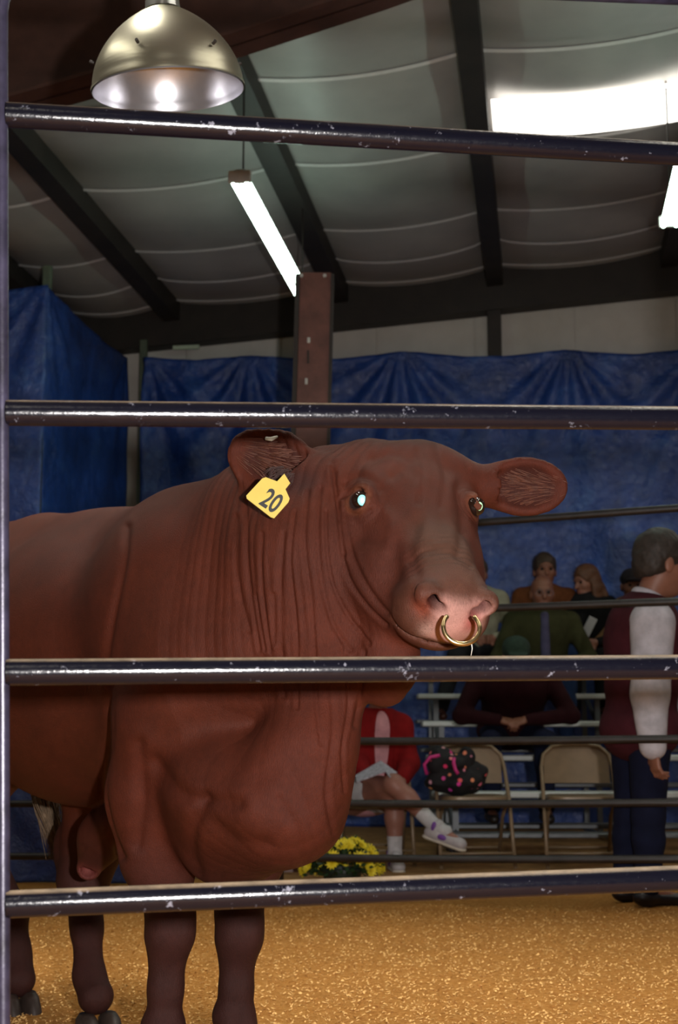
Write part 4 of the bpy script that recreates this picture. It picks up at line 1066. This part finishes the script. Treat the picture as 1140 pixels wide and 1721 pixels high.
def person(label, J, skin, head, hsc=1.0, hair=None, hairc=(.03, .02, .012), top=None, topname='jacket', trousers=None, bare_legs=False, shoe=(.02, .015, .012), h=.009,
           sleeves=True, group=None, hands=((None, None), (None, None)), curl=.5, eyes=True, under=None, capc=None, topg=.022, hide_legs=False):
    base = (J['anL']+J['anR'])/2; o = empty('person', (base[0], base[1], min(J['anL'][2], J['anR'][2])-.07), label, 'person', group)
    S = SDF(); add_torso(S, J, 0)
    c, R = head; S.cap(J['chest']+J['u']*.13, c-R[2]*.05*hsc-R[0]*.015, .062, .054*hsc, k=.03)
    add_head(S, c, R, hsc)
    for sd, sg, (hd, hn) in (('L', 1, hands[0]), ('R', -1, hands[1])):
        add_arm(S, J, sd, 0)
        d = J['wr'+sd]-J['el'+sd] if hd is None else hd; n_ = J['f'] if hn is None else hn
        add_hand(S, J['wr'+sd], d, n_, -sg if hn is None else J.get('thumb'+sd, -sg), curl)
        add_leg(S, J, sd, 0); an = J['an'+sd]; fd = J.get('ft'+sd, J['f'])
        S.cap(an, an+fd*.13-J['u']*.035, .034, .026, k=.02)
    V, Q = S.mesh(h)
    M = np.array(world_matrix(o).inverted()); me = np_mesh('body', V@M[:3, :3].T+M[:3, 3], Q)
    C = np.tile(np.array(skin), (len(V), 1)); C *= (1+.12*vnoise(V*25, 3))[:, None]
    H_ = (V-c)@R.T/hsc
    m = np.exp(-(((H_-V3(.088, 0, -.067))/V3(.02, .024, .010))**2).sum(1)); C = C*(1-.6*m[:, None])+np.array((.28, .05, .045))*.6*m[:, None]
    for sd in (-1, 1):
        m = np.exp(-(((H_-V3(.088, sd*.034, .030))/V3(.02, .020, .005))**2).sum(1)); C = C*(1-.7*m[:, None])+np.array(hairc)*.7*m[:, None]
    vcol(me, np.clip(C, 0, 1)); link_mesh('body', me, SKM, o, True)
    if eyes:
        for sd in (-1, 1):
            p = c+(R[0]*.080+R[1]*sd*.031+R[2]*.006)*hsc; sph(Vector(p), .0115*hsc, 8).build('eye', plain('human_eye', (.02, .014, .012), .1, 0, .1, 50, 0), o, True)
    if hair:
        sdfobj('hair' if hair != 'cap' else 'cap', hair_sdf(c, R, hsc, hair), h*.8, plain('hair_%g_%g' % (hairc[0], hairc[1]), capc or hairc, .6 if not capc else .9, 0, .35, 60, .5), o, (lambda V: .003*vnoise(V*60, 4)+.002*vnoise(V*np.array([150, 150, 60]), 5)))
    if hair == 'cap':
        sdfobj('hair', hair_sdf(c, R, hsc, 'balding'), h, plain('hair_dark', (.03, .02, .014), .7, 0, .3, 60, .5), o)
    if top:
        S = SDF(); add_torso(S, J, topg, True)
        if sleeves:
            for sd in 'LR': add_arm(S, J, sd, topg*.9+J.get('slv', 0), .93, taper=.75)
        S.cap(J['chest']+J['u']*.10, J['chest']+J['u']*.17, .075, .070, k=.02)
        S.ell(J['chest']+J['u']*.23+J['f']*.02, (.055, .05, .05), k=.02, sub=True)
        J['top_obj'], _ = sdfobj(topname, S, h, top, o, folds(.0045, 7, (8, 8, 5)))
    if trousers:
        S = SDF(); R_ = np.array([J['f'], J['s'], J['u']]); b_ = J.get('bulk', 1.0); S.ell(J['pel'], (.137*b_, .182*b_, .115), R_, k=.05)
        for sd in 'LR': add_leg(S, J, sd, .016, upto=.94)
        sdfobj('trousers', S, h, trousers, o, folds(.004, 17, (7, 7, 7)))
    if shoe is not None:
        for sd in 'LR':
            an = J['an'+sd]; fd = nrm(J.get('ft'+sd, J['f'])); u_ = V3(0, 0, 1) if abs(fd[2]) < .6 else J['u']; S = SDF()
            S.cap(an-u_*.03-fd*.03, an+fd*.15-u_*.045, .042, .036, k=.02, flat=(u_, .85)); S.cap(an, an-u_*.03, .043, .045, k=.02)
            J['shoe'+sd], _ = sdfobj('shoe', S, h*.8, shoe if not isinstance(shoe, tuple) else plain('shoe_%g' % shoe[0], shoe, .4, 0, .2, 30, .1), o)
    J['o'] = o; return o
def seated(X, Y, zs, yaw, sc=1.0, lean=.05, arms='lap', knee=.40, spread=.12, head_dir=None, pitch=0., roll=0., bulk=1.0, elbow_out=.06, hx=0.0):
    f = V3(math.cos(yaw), math.sin(yaw), 0); s_ = V3(-f[1], f[0], 0); u = V3(0, 0, 1); o = V3(X, Y, zs)
    P = lambda a, b_, c: o+(f*a+s_*b_)*sc+u*c*sc
    J = dict(f=f, s=s_, u=u, pel=P(0, 0, .14), chest=P(lean+.02, 0, .44), bulk=bulk)
    J['shL'] = P(lean+.02, .175*bulk, .53); J['shR'] = P(lean+.02, -.175*bulk, .53)
    for sd, g in (('L', 1), ('R', -1)):
        J['kn'+sd] = P(knee, g*spread, .07); J['an'+sd] = P(knee-.02, g*spread, -.36)
        J['el'+sd] = P(lean+.08, g*(.235*bulk+elbow_out), .25); J['wr'+sd] = P(lean+.30, g*.07, .20)
    hd = f if head_dir is None else head_dir; R = head_R(hd, pitch, roll); c = P(lean*1.6+.03+hx, 0, .735)
    return J, (c, R)
CAMY = -math.pi/2
SK1 = (.26, .11, .07); SK2 = (.21, .08, .045)
fab = {k: fabric('cloth_'+k, v) for k, v in dict(olive=(.036, .037, .014), rust=(.11, .036, .012), black=(.008, .008, .009), maroon=(.022, .004, .006), navy=(.006, .008, .024), jeans=(.012, .026, .07),
        cream=(.30, .29, .21), tan=(.15, .08, .035), vest=(.055, .011, .017), white=(.46, .45, .50), red=(.20, .007, .008), pink=(.55, .27, .30), sock=(.5, .49, .51), dark=(.02, .02, .022)).items()}
# orange-brown jacket, top row
J, H_ = seated(1.735, 12.0, 1.37, CAMY, 1.08, .03)
person('man in a rust-brown jacket seated in the row behind the olive jacket', J, SK2, H_, 1.18, 'short', (.035, .018, .008), fab['rust'], 'jacket', fab['jeans'], h=.012)
# woman with long hair turned to the left
J, H_ = seated(2.10, 12.0, 1.35, CAMY-.2, .98, .05, head_dir=nrm((-.85, -.5, -.05)), pitch=.15)
person('woman with long brown hair in black clothes holding a white paper in the top row', J, SK1, H_, 1.12, 'long', (.09, .034, .012), fab['black'], 'jacket', fab['black'], h=.012)
pw = at(990, 1054, 11.4); m = MB(); R_ = Matrix.Rotation(.45, 3, 'Y') @ Matrix.Rotation(.3, 3, 'X'); m.box(pw, (.07, .012, .17), R_, .003)
tag(m.build('paper', plain('paper', (.62, .62, .66), .7, 0, .05, 30, 0)), 'folded white paper held by the woman with long brown hair', 'paper')
# cream jacket behind the bull's muzzle
J, H_ = seated(1.16, 12.0, 1.37, CAMY+.1, 1.05, .03, bulk=1.0); J['knR'] = J['knR']+V3(-.12, 0, 0); J['anR'] = J['anR']+V3(-.26, 0, 0)
person('person in a cream jacket half hidden behind the bull\'s muzzle', J, SK1, H_, 1.05, 'short', (.05, .03, .02), fab['cream'], 'jacket', fab['dark'], shoe=(.07, .022, .012), h=.012)
# dark cap and orange collar behind the standing man
J, H_ = seated(2.46, 12.0, 1.30, CAMY, 1.0, .05, pitch=.1)
person('person in a dark cap and tan coat seated behind the man in the maroon vest', J, SK2, H_, 1.1, 'cap', (.02, .015, .012), fab['tan'], 'coat', fab['jeans'], h=.012, capc=(.012, .008, .012))
# olive jacket with glasses
J, H_ = seated(1.60, 11.30, 1.12, CAMY, 1.06, .07, bulk=1.2, pitch=.08)
o = person('balding man with glasses in an olive green jacket seated on the bleachers', J, SK2, H_, 1.15, 'balding', (.09, .06, .04), fab['olive'], 'jacket', fab['jeans'], h=.012)
c, R = H_
for sd in (-1, 1):
    p = Vector(c+(R[0]*.107+R[1]*sd*.034+R[2]*.002)*1.15); ax1, ax2 = Vector(R[1]), Vector(R[2]); m = MB()
    m.tube([p+(ax1*math.cos(a)*.030+ax2*math.sin(a)*.022) for a in [2*math.pi*i/16 for i in range(17)]],   .0020, 6); g_ = m.build('glasses_rim', plain('pale_frame', (.16, .14, .16), .3, .5, .1, 30, 0), o, True)
S = SDF(); cu = J['chest']; S.cap(cu+J['f']*.135*1.1+V3(0, 0, .13), cu+J['f']*.155*1.1+V3(0, 0, -.25), .034, .038, k=.02)
sdfobj('shirt', S, .012, fabric('cloth_lilac', (.07, .065, .12)), o)
# maroon sweater, hands clasped, front
J, H_ = seated(1.215, 10.2, .68, CAMY, 1.08, .16, bulk=1.28, elbow_out=.05, pitch=.3, spread=.17)
J['chest'] = J['chest']+V3(0, -.05, -.07); J['shL'] = J['shL']+V3(0, -.05, -.07); J['shR'] = J['shR']+V3(0, -.05, -.07); H_ = (H_[0]+V3(0, -.10, -.15), H_[1])
J['wrL'] = V3(1.27, 9.79, .90); J['wrR'] = V3(1.10, 9.79, .90); J['elL'] = J['elL']+V3(0, -.10, -.02); J['elR'] = J['elR']+V3(0, -.10, -.02)
person('heavy man in a dark maroon sweater and green cap with hands clasped', J, SK2, H_, 1.1, 'cap', (.04, .03, .02), fab['maroon'], 'sweater', fab['navy'], h=.010, capc=(.012, .03, .018),
       hands=((V3(-.75, -.5, -.2), V3(0, .5, -.8)), (V3(.75, -.5, -.2), V3(0, .5, -.8))), curl=.9)
# --- woman in the red cardigan, legs crossed
A3 = lambda px, py, Y: np.array(at(px, py, Y))
f = nrm((.25, -1, 0)); s_ = V3(-f[1], f[0], 0)
J = dict(f=f, s=s_, u=V3(0, 0, 1), pel=A3(613, 1338, 9.22), chest=A3(634, 1246, 9.22), shL=A3(672, 1222, 9.22), shR=A3(603, 1222, 9.2), elL=A3(688, 1283, 9.16), elR=A3(600, 1280, 9.1),
         wrL=A3(676, 1312, 8.95), wrR=A3(616, 1308, 8.9), knR=A3(662, 1318, 8.72), anR=A3(735, 1392, 8.62), knL=A3(663, 1345, 8.80), anL=A3(664, 1440, 8.80), ftR=nrm((.8, -.35, -.25)), ftL=nrm((.1, -1, 0)), bulk=.93)
R = head_R(nrm((.35, -1, 0)), .25); c = A3(640, 1152, 9.15)
red_o = person('woman in a red cardigan and white shorts seated with crossed legs reading', J, (.30, .13, .095), (c, R), 1.0, 'short', (.03, .02, .015), fab['white'], 'blouse', None, shoe=None, h=.008, topg=.012,
       hands=((V3(-.5, -.6, -.3), V3(0, .2, -.9)), (V3(.6, -.5, -.1), V3(0, .2, -.9))))
J['top_obj'].data.materials[0] = fab['pink']
S = SDF(); add_torso(S, J, .026); [add_arm(S, J, k, .022, .88) for k in 'LR']
S.ell(J['chest']+J['f']*.17+V3(.00, 0, -.02), (.12, .055, .30), np.array([J['f'], J['s'], J['u']]), k=.02, sub=True)
S.ell(J['chest']+V3(0, 0, .25), (.09, .075, .09), k=.02, sub=True)
sdfobj('cardigan', S, .008, fab['red'], red_o, folds(.004, 31), clip=lambda P: .50-P[:, 2])
S = SDF(); R_ = np.array([J['f'], J['s'], J['u']]); S.ell(J['pel'], (.135, .175, .11), R_, k=.05)
for sd in 'LR':
    h_ = J['pel']+J['s']*(.09 if sd == 'L' else -.09); S.cap(h_, h_+(J['kn'+sd]-h_)*.42, .105, .094, k=.04)
sdfobj('shorts', S, .008, fab['sock'], red_o, folds(.003, 33))
for sd in 'LR':
    an, kn = J['an'+sd], J['kn'+sd]; ft = J['ft'+sd]; S = SDF(); S.cap(an+(kn-an)*.36, an, .047, .042, k=.02); S.cap(an, an+ft*.06, .042, .036, k=.02)
    sdfobj('sock', S, .007, fab['sock'], red_o)
    u_ = nrm(kn-an); u_ = nrm(u_-ft*(u_@ft)); S = SDF()
    S.cap(an-u_*.035-ft*.03, an+ft*.16-u_*.045, .043, .040, k=.02, flat=(u_, .9)); S.cap(an+u_*.01, an-u_*.03, .045, .046, k=.02)
    sh, _ = sdfobj('shoe', S, .006, plain('sneaker_white', (.42, .39, .41), .5, 0, .08, 30, .1), red_o)
    S = SDF(); S.cap(an-u_*.066-ft*.035, an+ft*.165-u_*.072, .044, .040, k=.01, flat=(u_, .35)); 
    sdfobj('sole', S, .006, plain('sole_cream', (.55, .50, .42), .6, 0, .1, 30, .1), sh)
    side = nrm(np.cross(ft, u_)); side = side if side[1] < 0 else -side
    for (q, r_) in ((an+side*.040+u_*.012-ft*.01, (.016, .010, .030)), (an+ft*.05+side*.036-u_*.035, (.035, .012, .017))):
        S = SDF(); S.ell(q, r_, np.array([ft, side, u_]), k=.01); sdfobj('purple_patch', S, .004, plain('purple', (.16, .05, .30), .5, 0, .1, 30, 0), sh)
# open booklet on her lap
bk_ = empty('booklet', at(632, 1300, 8.85), 'open printed booklet on the lap of the woman in red', 'booklet'); pg = plain('printed_page', (.42, .40, .47), .6, 0, .55, 60, 0)
for k, (a, b_, c_, d_) in enumerate((((597, 1303), (640, 1278), (648, 1296), (600, 1314)), ((640, 1278), (668, 1298), (655, 1306), (648, 1296)))):
    m = MB(); q = [at(*a, 8.75), at(*b_, 8.95), at(*c_, 8.72), at(*d_, 8.62)] if k == 0 else [at(*a, 8.95), at(*b_, 8.75), at(*c_, 8.66), at(*d_, 8.72)]
    m.add(q+[p-Vector((0, -.004, .006)) for p in q], [(0, 1, 2, 3), (7, 6, 5, 4), (0, 4, 5, 1), (1, 5, 6, 2), (2, 6, 7, 3), (3, 7, 4, 0)]); m.build('page', pg, bk_)
# --- dark floral bag on the second chair
t = NT('floral_fabric'); vo = t.n('ShaderNodeTexVoronoi'); vo.inputs['Scale'].default_value = 24; t.l(t.coord(), vo.inputs['Vector'])
hs_n = t.n('ShaderNodeHueSaturation'); hs_n.inputs['Saturation'].default_value = 1.6; hs_n.inputs['Value'].default_value = .8; t.l(vo.outputs['Color'], hs_n.inputs['Color'])
msk = t.ramp(vo.outputs['Distance'], [(.30, 1.0), (.36, 0.0)]); sel = t.n('ShaderNodeSeparateColor'); t.l(vo.outputs['Color'], sel.inputs[0]); ms2 = t.math('MULTIPLY', msk, t.math('GREATER_THAN', sel.outputs[0], .55))
t.set(Base_Color=t.mix(ms2, (.006, .005, .007), t.mix(.6, hs_n.outputs[0], (.9, .06, .22))), Roughness=.8); FLOR = t.m
bx = XY(770, 8.95); bag = empty('bag', (bx, 8.93, .43), 'black bag with a colourful floral pattern and pink handles on the middle chair', 'bag')
S = SDF(); S.ell((bx-.01, 8.95, .515), (.19, .12, .085), k=.04); S.ell((bx-.11, 8.93, .64), (.085, .08, .085), k=.04); S.ell((bx+.11, 8.96, .575), (.085, .09, .06), k=.03); S.ell((bx+.045, 8.92, .66), (.04, .05, .06), k=.02); S.ell((bx-.03, 8.9, .62), (.08, .08, .07), k=.03)
sdfobj('bag_body', S, .008, FLOR, bag, folds(.014, 41, (20, 20, 20)))
pk_ = plain('pink_strap', (.60, .03, .22), .5, 0, .1, 30, .1)
for pts in ([(bx-.20, 8.88, .56), (bx-.215, 8.87, .62), (bx-.18, 8.86, .665), (bx-.12, 8.86, .675)], [(bx-.035, 8.83, .66), (bx-.04, 8.815, .63), (bx-.03, 8.80, .59), (bx-.015, 8.80, .565)]):
    m = MB(); m.tube(pts, .011, 10); m.build('handle', pk_, bag, True)
# --- yellow chrysanthemums behind the far rail
FC = at(575, 1470, 7.75); FC.z = 0
fp = empty('potted_chrysanthemum', FC, 'potted plant full of yellow chrysanthemums on the ground behind the bull\'s chest', 'potted plant')
m = MB(); m.lathe([(.0, .0), (.085, .0), (.11, .10), (.118, .10), (.118, .085), (.10, .085), (0, .08)][::1], 32, Matrix.Translation(FC)); m.build('pot', plain('dark_green_pot', (.01, .02, .012), .5), fp, autos=40)
leafm = plain('mum_leaf', (.015, .045, .012), .5, 0, .3, 30, .2); rs = random.Random(5); m = MB()
for i in range(420):
    th_, ph_ = rs.uniform(0, 2*math.pi), math.acos(rs.uniform(-.15, 1)); d = Vector((math.sin(ph_)*math.cos(th_), math.sin(ph_)*math.sin(th_), math.cos(ph_)*.8)); c = FC+Vector((0, 0, .09))+d*rs.uniform(.13, .20)
    a = Vector((rs.gauss(0, 1), rs.gauss(0, 1), rs.gauss(0, 1))).normalized(); e = (d+a*.6).normalized(); g_ = e.cross(a).normalized()
    m.add([c, c+e*.02+g_*.011, c+e*.042, c+e*.02-g_*.011+d*.003], [(0, 1, 2, 3)])
m.build('foliage', leafm, fp)
mumy = plain('mum_yellow', (.80, .66, .03), .6, 0, .15, 60, .1); proto = None
for i in range(85):
    th_ = rs.uniform(0, 2*math.pi); ph_ = math.acos(rs.uniform(.0, 1)); d = Vector((math.sin(ph_)*math.cos(th_), math.sin(ph_)*math.sin(th_), math.cos(ph_)*.85)); c = FC+Vector((0, 0, .08))+d*rs.uniform(.19, .215)
    if proto is None:
        m = MB(); k = 0
        for ring, (n_, r_, up_) in enumerate(((11, .027, .1), (9, .022, .5), (7, .015, .9), (4, .008, 1.3))):
            for j in range(n_):
                a = 2*math.pi*(j+.5*ring)/n_; e = Vector((math.cos(a)*math.cos(up_), math.sin(a)*math.cos(up_), math.sin(up_))); w_ = Vector((-math.sin(a), math.cos(a), 0))*.0058; q = e.cross(w_).normalized()*.002
                m.add([Vector((0, 0, .001*ring)), e*r_*.5+w_-q, e*r_+q, e*r_*.5-w_-q], [(0, 1, 2, 3)])
        me = bpy.data.meshes.new('blossom'); me.from_pydata(m.v, [], m.f); me.update(); proto = me
    o = link_mesh('blossom', proto, mumy, fp) if i == 0 else bpy.data.objects.new('blossom', proto)
    if i: COL.objects.link(o); o.parent = fp
    o.location = c-FC; o.rotation_euler = d.to_track_quat('Z', 'Y').to_euler(); s0 = rs.uniform(1.25, 1.8); o.scale = (s0,)*3
# --- standing man in the maroon vest, walking to the right
f = nrm((1, .28, 0)); s_ = V3(-f[1], f[0], 0); Ym = 6.98
J = dict(f=f, s=s_, u=V3(0, 0, 1), pel=A3(1077, 1225, Ym), chest=A3(1082, 1078, Ym), cs=s_, bulk=1.12,
         shR=A3(1098, 1048, Ym-.20), shL=A3(1092, 1044, Ym+.21), elR=A3(1094, 1165, Ym-.25), elL=A3(1120, 1150, Ym+.28), wrR=A3(1098, 1262, Ym-.25), wrL=A3(1165, 1200, Ym+.2),
         knR=A3(1092, 1370, Ym-.10), knL=A3(1060, 1370, Ym+.10), anR=A3(1088, 1497, Ym-.10), anL=A3(1052, 1490, Ym+.10), thumbR=-1, slv=.028)
R = head_R(nrm((1, .35, 0)), .12); c = A3(1112, 948, Ym)
man = person('grey-haired man in a maroon vest and white shirt walking right beyond the fence', J, SK1, (c, R), 1.32, 'short', (.030, .022, .018), fab['white'], 'shirt', fab['navy'], shoe=(.008, .008, .014), h=.0065, topg=.030,
       hands=((None, None), (V3(.12, -.05, -1), V3(.9, .3, -.1))), curl=.75)
S = SDF(); add_torso(S, J, .045, True)
for sd, y_ in (('R', -1), ('L', 1)):
    a = J['sh'+sd]; S.cap(a+V3(-.01, y_*.09, .01), a+V3(-.01, y_*.05, -.24), .115, .115, k=.015, sub=True)
S.ell(J['chest']+V3(.06, 0, .30), (.11, .12, .12), k=.01, sub=True)
sdfobj('vest', S, .0065, fab['vest'], man, folds(.004, 51))
S = SDF(); nk = J['chest']+V3(.03, 0, .215); S.ell(nk, (.088, .088, .045), head_R(nrm((1, .28, -.55))), k=.01); S.ell(nk+V3(.02, 0, .05), (.075, .075, .07), k=.01, sub=True)
sdfobj('collar', S, .005, fab['white'], man)
